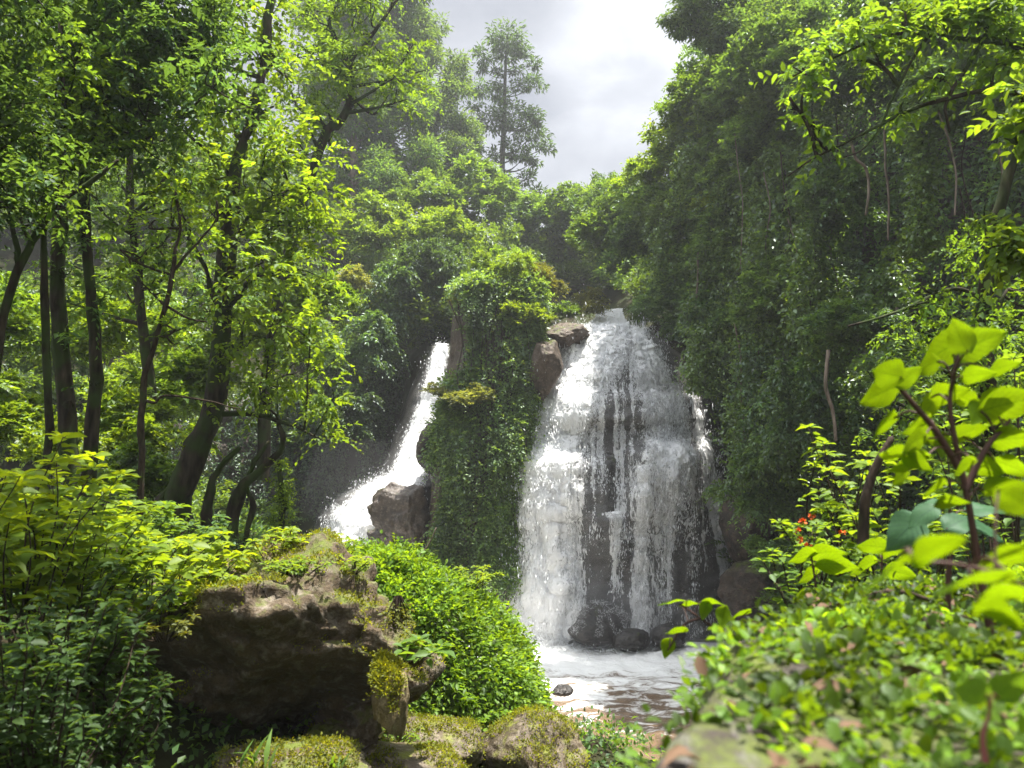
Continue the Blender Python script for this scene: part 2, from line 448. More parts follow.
def bark_material(name, c1, c2, moss=.5, scale=1.0):
    m, n, l = new_mat(name)
    out = n.new('ShaderNodeOutputMaterial'); b = n.new('ShaderNodeBsdfPrincipled')
    geo = n.new('ShaderNodeNewGeometry')
    mp = n.new('ShaderNodeMapping'); mp.inputs['Scale'].default_value = (14 * scale, 14 * scale, 3 * scale); l.new(geo.outputs['Position'], mp.inputs['Vector'])
    n1 = n.new('ShaderNodeTexNoise'); n1.inputs['Scale'].default_value = 1.0; n1.inputs['Detail'].default_value = 7; l.new(mp.outputs[0], n1.inputs['Vector'])
    r = n.new('ShaderNodeValToRGB'); e = r.color_ramp.elements
    e[0].position, e[0].color = .35, (*c1, 1); e[1].position, e[1].color = .68, (*c2, 1); l.new(n1.outputs['Fac'], r.inputs['Fac'])
    n2 = n.new('ShaderNodeTexNoise'); n2.inputs['Scale'].default_value = 2.6; n2.inputs['Detail'].default_value = 6; l.new(geo.outputs['Position'], n2.inputs['Vector'])
    mr = n.new('ShaderNodeMapRange'); mr.inputs['From Min'].default_value = .62 - .25 * moss; mr.inputs['From Max'].default_value = .74 - .2 * moss; l.new(n2.outputs['Fac'], mr.inputs['Value'])
    mx = n.new('ShaderNodeMixRGB'); mx.inputs['Color2'].default_value = (.035, .055, .012, 1); l.new(mr.outputs[0], mx.inputs['Fac']); l.new(r.outputs['Color'], mx.inputs['Color1'])
    l.new(mx.outputs['Color'], b.inputs['Base Color']); b.inputs['Roughness'].default_value = .9; b.inputs['Specular IOR Level'].default_value = .2
    bp = n.new('ShaderNodeBump'); bp.inputs['Strength'].default_value = .6; bp.inputs['Distance'].default_value = .03; l.new(n1.outputs['Fac'], bp.inputs['Height'])
    l.new(bp.outputs[0], b.inputs['Normal']); l.new(b.outputs[0], out.inputs['Surface'])
    return m

def soil_material():
    m, n, l = new_mat('forest_soil')
    out = n.new('ShaderNodeOutputMaterial'); b = n.new('ShaderNodeBsdfPrincipled')
    geo = n.new('ShaderNodeNewGeometry')
    n1 = n.new('ShaderNodeTexNoise'); n1.inputs['Scale'].default_value = 1.4; n1.inputs['Detail'].default_value = 9; n1.inputs['Roughness'].default_value = .7
    l.new(geo.outputs['Position'], n1.inputs['Vector'])
    r = n.new('ShaderNodeValToRGB'); e = r.color_ramp.elements
    e[0].position, e[0].color = .35, (.022, .015, .009, 1); e[1].position, e[1].color = .65, (.03, .042, .012, 1)
    l.new(n1.outputs['Fac'], r.inputs['Fac']); l.new(r.outputs['Color'], b.inputs['Base Color'])
    b.inputs['Roughness'].default_value = .95; b.inputs['Specular IOR Level'].default_value = .15
    bp = n.new('ShaderNodeBump'); bp.inputs['Strength'].default_value = .8; bp.inputs['Distance'].default_value = .1; l.new(n1.outputs['Fac'], bp.inputs['Height'])
    l.new(bp.outputs[0], b.inputs['Normal']); l.new(b.outputs[0], out.inputs['Surface'])
    return m

def falls_material(name, sx=9.0, sz=.75, seed=0.0, gain=3.0, bias=0.0, veil=.12):
    """white falling water: streaks and holes follow the 'flow' coverage of the sheet"""
    m, n, l = new_mat(name)
    out = n.new('ShaderNodeOutputMaterial')
    geo = n.new('ShaderNodeNewGeometry'); at = n.new('ShaderNodeAttribute'); at.attribute_name = 'flow'
    def noise(sc, det, off):
        mp = n.new('ShaderNodeMapping'); mp.inputs['Scale'].default_value = sc; mp.inputs['Location'].default_value = (off, off * .7, off * 1.3)
        l.new(geo.outputs['Position'], mp.inputs['Vector'])
        q = n.new('ShaderNodeTexNoise'); q.inputs['Scale'].default_value = 1.0; q.inputs['Detail'].default_value = det; q.inputs['Roughness'].default_value = .62
        l.new(mp.outputs[0], q.inputs['Vector']); return q.outputs['Fac']
    def math_(op, a, b=None, clamp=False):
        q = n.new('ShaderNodeMath'); q.operation = op; q.use_clamp = clamp
        for i, v in enumerate((a, b)):
            if v is None: continue
            if isinstance(v, (int, float)): q.inputs[i].default_value = v
            else: l.new(v, q.inputs[i])
        return q.outputs[0]
    a = noise((sx, sx, sz), 5, seed); c = noise((sx * 2.6, sx * 2.6, sz * 6.0), 6, seed + 7.3)
    f = math_('ADD', math_('MULTIPLY', a, .55), math_('MULTIPLY', c, .45))
    th = math_('SUBTRACT', .74 + bias, math_('MULTIPLY', at.outputs['Fac'], .44))
    al = math_('MULTIPLY', math_('SUBTRACT', f, th), gain * 4, True)
    # thin continuous film of fine spray between the streaks
    film = math_('MULTIPLY', math_('MULTIPLY', at.outputs['Fac'], veil), math_('ADD', .35, c), True)
    al = math_('MAXIMUM', al, film)
    df = n.new('ShaderNodeBsdfDiffuse'); df.inputs['Color'].default_value = (.92, .93, .94, 1)
    tr = n.new('ShaderNodeBsdfTranslucent'); tr.inputs['Color'].default_value = (.92, .93, .94, 1)
    gl = n.new('ShaderNodeBsdfGlossy'); gl.inputs['Roughness'].default_value = .25
    mw = n.new('ShaderNodeMixShader'); mw.inputs['Fac'].default_value = .14; l.new(df.outputs[0], mw.inputs[1]); l.new(tr.outputs[0], mw.inputs[2])
    mg = n.new('ShaderNodeMixShader'); mg.inputs['Fac'].default_value = .08; l.new(mw.outputs[0], mg.inputs[1]); l.new(gl.outputs[0], mg.inputs[2])
    tp = n.new('ShaderNodeBsdfTransparent')
    mx = n.new('ShaderNodeMixShader'); l.new(al, mx.inputs['Fac']); l.new(tp.outputs[0], mx.inputs[1]); l.new(mg.outputs[0], mx.inputs[2])
    bp = n.new('ShaderNodeBump'); bp.inputs['Strength'].default_value = .9; bp.inputs['Distance'].default_value = .16; l.new(f, bp.inputs['Height'])
    l.new(bp.outputs[0], df.inputs['Normal']); l.new(bp.outputs[0], gl.inputs['Normal'])
    l.new(mx.outputs[0], out.inputs['Surface'])
    return m

def drop_material():
    m, n, l = new_mat('white_water_drops')
    out = n.new('ShaderNodeOutputMaterial')
    df = n.new('ShaderNodeBsdfDiffuse'); df.inputs['Color'].default_value = (.88, .9, .92, 1)
    tr = n.new('ShaderNodeBsdfTranslucent'); tr.inputs['Color'].default_value = (.88, .9, .92, 1)
    mw = n.new('ShaderNodeMixShader'); mw.inputs['Fac'].default_value = .3; l.new(df.outputs[0], mw.inputs[1]); l.new(tr.outputs[0], mw.inputs[2])
    l.new(mw.outputs[0], out.inputs['Surface'])
    return m

def river_material():
    m, n, l = new_mat('brown_river_water')
    out = n.new('ShaderNodeOutputMaterial'); b = n.new('ShaderNodeBsdfPrincipled')
    at = n.new('ShaderNodeAttribute'); at.attribute_name = 'foam'
    geo = n.new('ShaderNodeNewGeometry')
    def noise(sc, det, ro=.6):
        mp = n.new('ShaderNodeMapping'); mp.inputs['Scale'].default_value = sc; l.new(geo.outputs['Position'], mp.inputs['Vector'])
        q = n.new('ShaderNodeTexNoise'); q.inputs['Scale'].default_value = 1; q.inputs['Detail'].default_value = det; q.inputs['Roughness'].default_value = ro
        q.inputs['Distortion'].default_value = .8
        l.new(mp.outputs[0], q.inputs['Vector']); return q.outputs['Fac']
    a = noise((1.6, 2.6, 1.5), 8, .68)
    mr = n.new('ShaderNodeMath'); mr.operation = 'MULTIPLY'; mr.inputs[1].default_value = .62; l.new(at.outputs['Fac'], mr.inputs[0])
    th = n.new('ShaderNodeMath'); th.operation = 'SUBTRACT'; th.inputs[0].default_value = .78; l.new(mr.outputs[0], th.inputs[1])
    sb = n.new('ShaderNodeMath'); sb.operation = 'SUBTRACT'; l.new(a, sb.inputs[0]); l.new(th.outputs[0], sb.inputs[1])
    fm = n.new('ShaderNodeMath'); fm.operation = 'MULTIPLY'; fm.use_clamp = True; fm.inputs[1].default_value = 6.0; l.new(sb.outputs[0], fm.inputs[0])
    mx = n.new('ShaderNodeMixRGB'); mx.inputs['Color1'].default_value = (.16, .108, .066, 1); mx.inputs['Color2'].default_value = (.84, .84, .82, 1)
    l.new(fm.outputs[0], mx.inputs['Fac']); l.new(mx.outputs['Color'], b.inputs['Base Color'])
    rr = n.new('ShaderNodeMapRange'); rr.inputs['To Min'].default_value = .08; rr.inputs['To Max'].default_value = .7; l.new(fm.outputs[0], rr.inputs['Value'])
    l.new(rr.outputs[0], b.inputs['Roughness'])
    w = noise((3.4, 5.5, 2), 6)
    bp = n.new('ShaderNodeBump'); bp.inputs['Strength'].default_value = .55; bp.inputs['Distance'].default_value = .12; l.new(w, bp.inputs['Height'])
    l.new(bp.outputs[0], b.inputs['Normal']); l.new(b.outputs[0], out.inputs['Surface'])
    return m

def plain(name, col, rough=.7, spec=.3):
    m, n, l = new_mat(name)
    out = n.new('ShaderNodeOutputMaterial'); b = n.new('ShaderNodeBsdfPrincipled')
    no = n.new('ShaderNodeTexNoise'); no.inputs['Scale'].default_value = 25; geo = n.new('ShaderNodeNewGeometry'); l.new(geo.outputs['Position'], no.inputs['Vector'])
    mx = n.new('ShaderNodeMixRGB'); mx.inputs['Color1'].default_value = (*[c * .6 for c in col], 1); mx.inputs['Color2'].default_value = (*[min(1, c * 1.4) for c in col], 1)
    l.new(no.outputs['Fac'], mx.inputs['Fac']); l.new(mx.outputs[0], b.inputs['Base Color'])
    b.inputs['Roughness'].default_value = rough; b.inputs['Specular IOR Level'].default_value = spec
    l.new(b.outputs[0], out.inputs['Surface'])
    return m

M_LEAF = leaf_material('foliage', .48, .014, .5)
M_FAR = leaf_material('distant_foliage', .46, .04, .45)
M_GLOSSY = leaf_material('glossy_foliage', .38, .05, .4)
M_BROAD = leaf_material('broad_leaf', .62, .006, .5, tcol=(2.05, 1.8, .4), veins=True)
M_ROCK = rock_material('wet_cliff_rock', (.022, .017, .013), (.07, .052, .04), (.10, .07, .05), moss=.5, scale=1.0, rough=.6, bump=.8, mossz=(.2, .7))
M_WETROCK = rock_material('dark_wet_rock', (.012, .011, .010), (.034, .029, .026), (.05, .042, .036), moss=.15, scale=1.3, rough=.38, bump=.7, spec=.55)
M_BROWNROCK = rock_material('brown_rock', (.045, .031, .021), (.115, .080, .056), (.17, .13, .098), moss=.5, scale=2.0, rough=.55, bump=.9)
M_WETBROWN = rock_material('wet_brown_rock', (.030, .022, .016), (.082, .060, .044), (.135, .105, .082), moss=.3, scale=2.4, rough=.32, bump=.9, spec=.6)
M_BOULDER = rock_material('mossy_boulder', (.055, .038, .021), (.135, .098, .060), (.21, .18, .14), moss=.8, scale=2.6, rough=.85, bump=.8, moss_col=(.06, .085, .012))
M_STONE = rock_material('streamside_stone', (.045, .033, .020), (.125, .092, .055), (.20, .165, .12), moss=.6, scale=3.0, rough=.55, bump=.7, moss_col=(.09, .11, .015))
M_OCHRE = rock_material('ochre_rock', (.10, .075, .035), (.20, .15, .07), (.26, .21, .13), moss=.8, scale=4.0, rough=.8, bump=.7, moss_col=(.08, .09, .015))
M_GREYROCK = rock_material('grey_ledge_rock', (.022, .015, .011), (.05, .038, .03), (.12, .11, .105), moss=1.0, moss_col=(.05, .07, .012), scale=6.0, rough=.8, bump=.7)
M_BARK = bark_material('dark_mossy_bark', (.012, .009, .006), (.06, .046, .032), .75)
M_PALEBARK = bark_material('pale_smooth_bark', (.10, .075, .055), (.26, .21, .17), .12)
M_TWIG = bark_material('twig_bark', (.02, .014, .009), (.06, .042, .028), .2, 3)
M_SOIL = soil_material()
M_DROP = drop_material()
M_RIVER = river_material()

# ================================================================ terrain
def wall_x(y):
    return np.interp(y, [-8, 3, 8, 13, 18, 22.5, 25, 28, 31], [13, 12, 9.8, 8.5, 7.4, 6.9, 6.5, 5.6, 5.0])
CH = np.array([(-5.2, 25.5), (-2.5, 21.5), (1.0, 21), (3.2, 20.5), (3.4, 16), (3.0, 12.5), (4.6, 9.6), (7.5, 7.6), (10, 6.5)])
CHW = np.array([2.2, 2.6, 3.4, 3.6, 3.0, 2.4, 1.7, 1.5, 1.5])
def channel_d(x, y):
    best = np.full(np.shape(x), 1e9)
    for i in range(len(CH) - 1):
        a, b = CH[i], CH[i + 1]; ab = b - a
        t = np.clip(((x - a[0]) * ab[0] + (y - a[1]) * ab[1]) / ab.dot(ab), 0, 1)
        d = np.hypot(x - a[0] - t * ab[0], y - a[1] - t * ab[1]) - (CHW[i] * (1 - t) + CHW[i + 1] * t)
        best = np.minimum(best, d)
    return best
def height(x, y):
    x = np.asarray(x, float); y = np.asarray(y, float)
    # near bank under the camera and the left trees
    bank = 4.35 - 1.9 * sst(x, -4.5, .3) * sst(y, 2.2, 5.5) + .06 * np.clip(-x - 4, 0, 30)
    bank = bank + .25 * sst(x, .3, 2.0) * sst(y, 5.5, 3.0)
    h = np.where(y < 13.5, bank, 0.4)
    h = bank * (1 - sst(y, 12.2, 14.6)) + .5 * sst(y, 12.2, 14.6)
    ys = np.interp(x, [-60, -20, -9, -6.2, -4.6, -3, 0, 4.6, 6.5, 30], [24, 25, 26.5, 29.0, 30.6, 28.6, 26.6, 26.8, 25.5, 25])
    steep = np.interp(x, [-60, -9, -6, -4, 6], [11, 9, 5, 1.0, 1.0])
    back = 9.4 * sst(y, ys, ys + steep) + .34 * np.clip(y - ys - steep, 0, 26) + .10 * np.clip(y - 60, 0, 60)
    back = back + 7.5 * sst(-x, 5, 19) * sst(y, 31, 44)
    h = np.maximum(h, back)
    right = 17.5 * sst(x - wall_x(y), .3, 5.0) * sst(y, -2, 8) * (1 - .38 * sst(y, 24, 31)) + .12 * np.clip(x - 14, 0, 60)
    right = np.where(x > wall_x(y), right, 0)
    h = np.maximum(h, right)
    h = h + np.where(x < -22, .25 * (-x - 22), 0) * sst(y, 0, 20) * .6
    cut = sst(channel_d(x, y), -.3, 1.6)
    low = np.minimum(h, -.9)
    h = np.where(y < 27, low * (1 - cut) + h * cut, h)
    # the upper river above the main lip
    up = np.abs(x - (2.9 + .12 * (y - 27))) ; h = h - .55 * sst(up, 1.6, .5) * sst(y, 26.5, 27.5) * (1 - sst(y, 38, 46))
    h = h + .16 * fbm(np.stack([x * .55, y * .55, 0 * x], -1), 4, 3) * (1 + 2.0 * sst(y, 26, 40))
    far = np.hypot(x, y)
    return h * (1 - .5 * sst(far, 150, 600))
def axis(lo, hi, step, far, k=16):
    core = np.arange(lo, hi + 1e-6, step)
    g = np.geomspace(step * 1.6, far, k)
    return np.concatenate([lo - g[::-1], core, hi + g])
gx, gy = axis(-17, 15, .3, 150), axis(-4, 36, .3, 150, 16)
X, Y = np.meshgrid(gx, gy)
Z = height(X, Y)
def grid_faces(nx, ny):
    i = np.arange(ny - 1)[:, None] * nx + np.arange(nx - 1)[None]
    return np.stack([i, i + 1, i + nx + 1, i + nx], -1).reshape(-1, 4)
setting('ground', make_mesh('ground', np.stack([X, Y, Z], -1).reshape(-1, 3), grid_faces(len(gx), len(gy)), True), M_SOIL)

# river pool
gx2, gy2 = np.arange(-9, 11.01, .1), np.arange(5.5, 26.6, .1)
X, Y = np.meshgrid(gx2, gy2)
dm = np.hypot((X - 3.2) / 1.25, Y - 23.2); dl = np.hypot(X + 4.6, Y - 24.6)
foam = np.clip(1.25 - .6 * sst(dm, 1.2, 4.2) - .40 * sst(dm, 3.5, 9), 0, 1.2) + .9 * sst(dl, 4.0, 1.0)
foam = np.where(Y < 21, foam * (.85 + .15 * sst(X, 3.2, .2)), foam)
foam = np.clip(foam, 0, 1.1) + .05
amp = .03 + .20 * sst(dm, 5.5, 1.0)
Zw = amp * fbm(np.stack([X * 1.5, Y * 2.2, 0 * X], -1), 4, 21) + .022 * fbm(np.stack([X * 5, Y * 7, 0 * X], -1), 2, 25)
setting('river', make_mesh('river', np.stack([X, Y, Zw], -1).reshape(-1, 3), grid_faces(len(gx2), len(gy2)), True, {'foam': ('POINT', foam.ravel())}), M_RIVER)

# upper river, sliding to the lip
gx3, gy3 = np.arange(1.2, 5.6, .1), np.arange(26.3, 40, .12)
X, Y = np.meshgrid(gx3, gy3)
Zu = 9.28 + .055 * np.clip(Y - 27, 0, 20) + .05 * fbm(np.stack([X * 2, Y * 1.2, 0 * X], -1), 4, 31)

# cliff round the gorge
CL = np.array([(-17, 28, 5), (-11, 29, 7.5), (-8, 30, 8.6), (-6.3, 31, 9), (-4.8, 31.6, 9.2), (-3.2, 30.4, 9.4), (-1, 28.2, 9.5), (1, 27.6, 9.3), (3.6, 27.8, 9.2), (5.0, 27.4, 11.2),
               (6.2, 25.6, 14), (6.9, 23, 16.5), (7.4, 18, 17.5), (8.5, 13, 17.8), (9.8, 8, 18), (12, 3, 18), (13, -5, 17)], float)
cu = spline(CL, 230)
tan = norm(np.gradient(cu[:, :2], axis=0)); nrmc = np.stack([-tan[:, 1], tan[:, 0]], -1)   # away from the valley
nv = 90
v = np.linspace(0, 1, nv)[:, None]
zz = -1.2 + v * (cu[None, :, 2] + 1.2)
lean = .16 * (zz + 1.2)
Xc = cu[None, :, 0] + nrmc[None, :, 0] * lean; Yc = cu[None, :, 1] + nrmc[None, :, 1] * lean
Pc = np.stack([Xc, Yc, zz], -1)
disp = .75 * fbm(Pc * np.array((.32, .32, .45)), 5, 41) + .35 * (np.abs(fbm(Pc * np.array((.5, .5, 1.6)), 4, 47)) - .3)
CLIFF = Pc.copy(); CLIFF[..., 0] -= nrmc[None, :, 0] * disp; CLIFF[..., 1] -= nrmc[None, :, 1] * disp
setting('cliff', make_mesh('cliff', CLIFF.reshape(-1, 3), grid_faces(len(cu), nv), True), M_ROCK)

# ================================================================ the falls
def rows_surface(rows, ns, nt, smax=1.25, curl=1.0, seed=0, ledges=(), amp=.25):
    """rock bulge behind a fall: rows of (py, left px, right px, depth, bulge) in the view from the bank"""
    rows = np.array(rows, float)
    t = np.linspace(0, 1, nt)
    pr = np.interp(t, np.linspace(0, 1, len(rows)), np.arange(len(rows)))
    R = np.stack([np.interp(pr, np.arange(len(rows)), rows[:, k]) for k in range(5)], -1)
    s = np.linspace(-smax, smax, ns)
    wob = fbm(np.stack([t * 14, 0 * t, 0 * t + seed], -1), 3, seed + 2)
    out = np.zeros((nt, ns, 3)); PX = np.zeros((nt, ns)); PY = np.zeros((nt, ns))
    for i in range(nt):
        py, l, r, Yd, bu = R[i]
        c, hw = (l + r) / 2, (r - l) / 2
        for j in range(ns):
            px = c + s[j] * hw * (1 + .07 * wob[i])
            yy = Yd - bu * max(0, 1 - s[j] ** 2) + curl * max(0, abs(s[j]) - .95) ** 1.5 * 6
            out[i, j] = P(px, py, yy); PX[i, j] = px; PY[i, j] = py
    p = out.copy()
    d = amp * fbm(p * np.array((.9, .9, .55)), 5, seed) + amp * .6 * (np.abs(fbm(p * np.array((.8, .8, 2.4)), 4, seed + 6)) - .25)
    out[..., 1] -= d
    for (x0, x1, y0, y1, push) in ledges:
        w = sst(PX, x0 - 14, x0 + 10) * sst(PX, x1 + 14, x1 - 10) * sst(PY, y0 - 7, y0 + 3) * (1 - sst(PY, y0 + 20, y1))
        out[..., 1] -= push * w
    return out, PX, PY

MAIN_ROWS = [(330, 572, 640, 26.6, .3), (341, 566, 650, 26.0, .5), (352, 559, 661, 25.7, .6), (375, 546, 680, 25.3, .8), (405, 535, 697, 25.0, .9), (440, 529, 707, 24.7, .9), (470, 523, 716, 24.4, .9),
             (520, 520, 724, 24.1, .9), (580, 517, 730, 23.8, .9), (640, 513, 734, 23.5, .9)]
ROCK, RPX, RPY = rows_surface(MAIN_ROWS, 150, 210, 1.3, .8, 61, [(560, 700, 398, 432, .38), (575, 640, 490, 530, .25), (634, 696, 452, 560, .85), (588, 622, 518, 575, .35), (525, 610, 462, 540, .42)])
setting('rock_face', make_mesh('rock_face', ROCK.reshape(-1, 3), grid_faces(150, 210)[:, ::-1], True), M_WETROCK)

def coverage(PX, PY, streams):
    cov = np.zeros(PX.shape)
    for pts in streams:
        a = np.array(pts, float)          # py, px, half width, strength
        c = np.interp(PY, a[:, 0], a[:, 1]); w = np.interp(PY, a[:, 0], a[:, 2]); k = np.interp(PY, a[:, 0], a[:, 3])
        k = np.where((PY < a[0, 0] - 3) | (PY > a[-1, 0] + 3), 0, k)
        cov = np.maximum(cov, k * np.exp(-np.abs((PX - c) / w) ** 2.4))
    return cov
MAIN_STREAMS = [
    [(330, 605, 38, 1.25), (345, 602, 46, 1.2), (365, 588, 48, 1.1), (400, 564, 42, 1.25), (450, 552, 38, 1.3), (520, 549, 36, 1.25), (600, 548, 40, 1.25), (640, 550, 46, 1.15)],
    [(336, 632, 16, 1.15), (360, 645, 22, 1.0), (400, 656, 28, .84), (445, 662, 26, .85), (456, 664, 29, 1.2), (480, 664, 27, .86), (530, 660, 22, .66), (580, 658, 16, .6), (640, 656, 18, .7)],
    [(345, 615, 30, .95), (362, 620, 34, .5), (400, 622, 36, .26), (450, 612, 40, .2), (500, 606, 42, .26), (570, 604, 44, .3), (640, 604, 60, .5)],
    [(385, 672, 10, .8), (420, 677, 13, .92), (450, 680, 13, .9), (500, 684, 12, .55), (570, 690, 12, .42), (640, 690, 14, .45)],
    [(395, 688, 4, .8), (430, 697, 5, .92), (455, 703, 9, 1.05), (490, 710, 9, 1.05), (540, 718, 6, 1.0), (600, 726, 4, .95), (640, 728, 5, .95)],
    [(468, 640, 9, .8), (520, 640, 12, .8), (580, 640, 11, .85), (640, 640, 14, .85)],
    [(515, 612, 14, .9), (522, 614, 9, .85), (560, 615, 6, .7), (600, 615, 8, .5)],
    [(440, 700, 12, .55), (520, 704, 14, .34), (640, 712, 16, .36)],
]
_g = np.random.default_rng(67)
for _k in range(17):                                        # thin threads over the dark rock
    a = _g.uniform(578, 704); y0 = _g.uniform(352, 470) if a < 690 else _g.uniform(420, 480); y1 = min(640, y0 + _g.uniform(70, 240)); b = a + (a - 620) * .10 + _g.normal(0, 3)
    st, w = _g.uniform(.6, 1.0), _g.uniform(1.6, 4.5)
    MAIN_STREAMS.append([(y0, a, w * .7, st), ((y0 + y1) / 2, (a + b) / 2 + _g.normal(0, 2), w, st * .9), (y1, b, w * 1.3, st * .55)])
def sheet_mesh(name, surf, PX, PY, streams, off, seed, ns=None):
    nt, nn = PX.shape
    du = np.gradient(surf, axis=1); dv = np.gradient(surf, axis=0)
    nm = norm(np.cross(dv, du)); nm *= np.where(nm[..., 1:2] > 0, -1, 1)
    rip = fbm(surf * np.array((3, 3, 1.1)), 4, seed)
    p = surf + nm * (off * (1 + .8 * rip) + .07 * fbm(surf * np.array((6.5, 6.5, 3.2)), 3, seed + 1))[..., None]
    cov = coverage(PX, PY, streams) + .24 * fbm(surf * np.array((1.5, 1.5, .75)), 4, seed + 3)
    keep = grid_faces(nn, nt)
    k = cov.ravel()[keep].max(1) > .12
    return make_mesh(name, p.reshape(-1, 3), keep[k][:, ::-1], True, {'flow': ('POINT', cov.ravel())}), nm, cov

OCT_V = np.array([(0, 0, 1.0), (.5, 0, .1), (0, .5, .1), (-.5, 0, .1), (0, -.5, .1), (0, 0, -.55)])
OCT_F = np.array([(0, 1, 2), (0, 2, 3), (0, 3, 4), (0, 4, 1), (5, 2, 1), (5, 3, 2), (5, 4, 3), (5, 1, 4)])
def drops_mesh(name, p, w, h, rng):
    n = len(p)
    sx = w * rng.uniform(.6, 1.5, n); sy = w * rng.uniform(.6, 1.5, n)
    T = OCT_V[None] * np.stack([sx, sy, h], -1)[:, None]
    T = T + rng.normal(size=T.shape) * (w * .18)[:, None, None]
    V = p[:, None] + T
    F = (OCT_F[None] + (np.arange(n) * 6)[:, None, None]).reshape(-1, 3)
    return make_mesh(name, V.reshape(-1, 3), F, True)
def fall_drops(surf, PX, PY, nm, cov, n, rng, spread=.16, gate=.42):
    nt, nn = PX.shape
    out_p = []
    pr = np.clip(cov, 0, 1.2).ravel() ** 1.6 + .012
    area = np.linalg.norm(np.cross(np.gradient(surf, axis=1), np.gradient(surf, axis=0)), axis=-1).ravel()
    pr = pr * area; pr /= pr.sum()
    idx = rng.choice(pr.size, n, p=pr)
    p = surf.reshape(-1, 3)[idx] + nm.reshape(-1, 3)[idx] * (.03 + rng.exponential(spread, n))[:, None]
    du = np.gradient(surf, axis=1).reshape(-1, 3)[idx]; dv = np.gradient(surf, axis=0).reshape(-1, 3)[idx]
    p = p + du * rng.uniform(-.5, .5, (n, 1)) + dv * rng.uniform(-.5, .5, (n, 1))
    g = fbm(p * np.array((2.4, 2.4, 1.3)), 3, 77)
    keep = g > (-.1 + gate * (1 - np.clip(cov.ravel()[idx], 0, 1)))*1.0
    return p[keep]

wf = thing('waterfall', 'tall white main waterfall fanning over the dark rock face into the brown pool', 'waterfall', loc=P(620, 640, 23.2))
bpy.context.view_layer.update()
def child(name, mesh, mat, root, **k):
    o = put(name, mesh, mat, root, **k)
    o.matrix_parent_inverse.identity()
    if 'loc' not in k:
        o.location = -Vector(root.location) if root.rotation_euler.z == 0 else root.matrix_world.inverted().translation
    return o
fm1, fm2, fm3 = falls_material('falling_water_near_rock', 9, .8, 0, 4.0, .0), falls_material('falling_water_middle', 13, 1.5, 13, 3.2, .06), falls_material('falling_water_outer', 7, 1.6, 31, 2.4, .10)
for off, fm, sd in ((.04, fm1, 5), (.13, fm2, 15), (.26, fm3, 25)):
    me, nm, cov = sheet_mesh('water_sheet', ROCK, RPX, RPY, MAIN_STREAMS, off, sd)
    child('water_sheet', me, fm, wf)
rg = np.random.default_rng(5)
p1 = fall_drops(ROCK, RPX, RPY, nm, cov, 90000, rg, .15)
p2 = fall_drops(ROCK, RPX, RPY, nm, np.clip(cov, .16, 1), 12000, rg, .4, .1)
w1 = rg.uniform(.005, .018, len(p1)) * rg.choice([1, 1, 1, 1.8], len(p1)); w2 = rg.uniform(.004, .010, len(p2))
pa = np.concatenate([p1, p2]); wa_ = np.concatenate([w1, w2])
o = child('spray', drops_mesh('spray', pa, wa_, wa_ * rg.uniform(1.4, 5.0, len(pa)), rg), M_DROP, wf); o['kind'] = 'stuff'

def mist(label, c, r, dens):
    bm = bmesh.new(); bmesh.ops.create_icosphere(bm, subdivisions=4, radius=1.0)
    V = np.array([v.co[:] for v in bm.verts]); F = np.array([[v.index for v in f.verts] for f in bm.faces]); bm.free()
    V = V * (1 + .35 * fbm(V * 1.3 + np.array(c), 3, 55))[:, None] * np.array(r)
    m, n, l = new_mat('spray_mist'); out = n.new('ShaderNodeOutputMaterial'); v = n.new('ShaderNodeVolumePrincipled')
    v.inputs['Color'].default_value = (.97, .98, 1, 1); v.inputs['Density'].default_value = dens; v.inputs['Anisotropy'].default_value = .2
    l.new(v.outputs[0], out.inputs['Volume'])
    o = setting('mist', make_mesh('mist', V, F, True), m, 'stuff', label); o.location = c
mist('drifting spray at the foot of the main fall', (2.7, 22.6, .6), (3.1, 1.1, 1.3), .15)
mist('drifting spray where the side fall breaks', tuple(P(352, 482, 27.0)), (2.4, 1.2, 1.5), .022)

# chute feeding the main lip: white water from the upper river
CH_ROWS = [(309, 596, 622, 30.5, 0), (316, 596, 624, 29.3, 0.05), (322, 590, 626, 28.2, .1), (328, 585, 630, 27.2, .15), (338, 578, 636, 26.3, .3), (346, 574, 640, 25.6, .4)]
chs, cpx, cpy = rows_surface(CH_ROWS, 50, 60, 1.05, 0, 71, (), .12)
chs[..., 2] += .12 * fbm(chs * 2.3, 4, 88)
me = make_mesh('lip_water', chs.reshape(-1, 3), grid_faces(50, 60)[:, ::-1], True, {'flow': ('POINT', np.full(3000, 1.25) - .75 * (np.abs(np.linspace(-1, 1, 50))[None, :] ** 4 + 0 * cpy).ravel())})
child('lip_water', me, falls_material('lip_water', 5, 2, 50, 2.2, -.05), wf)
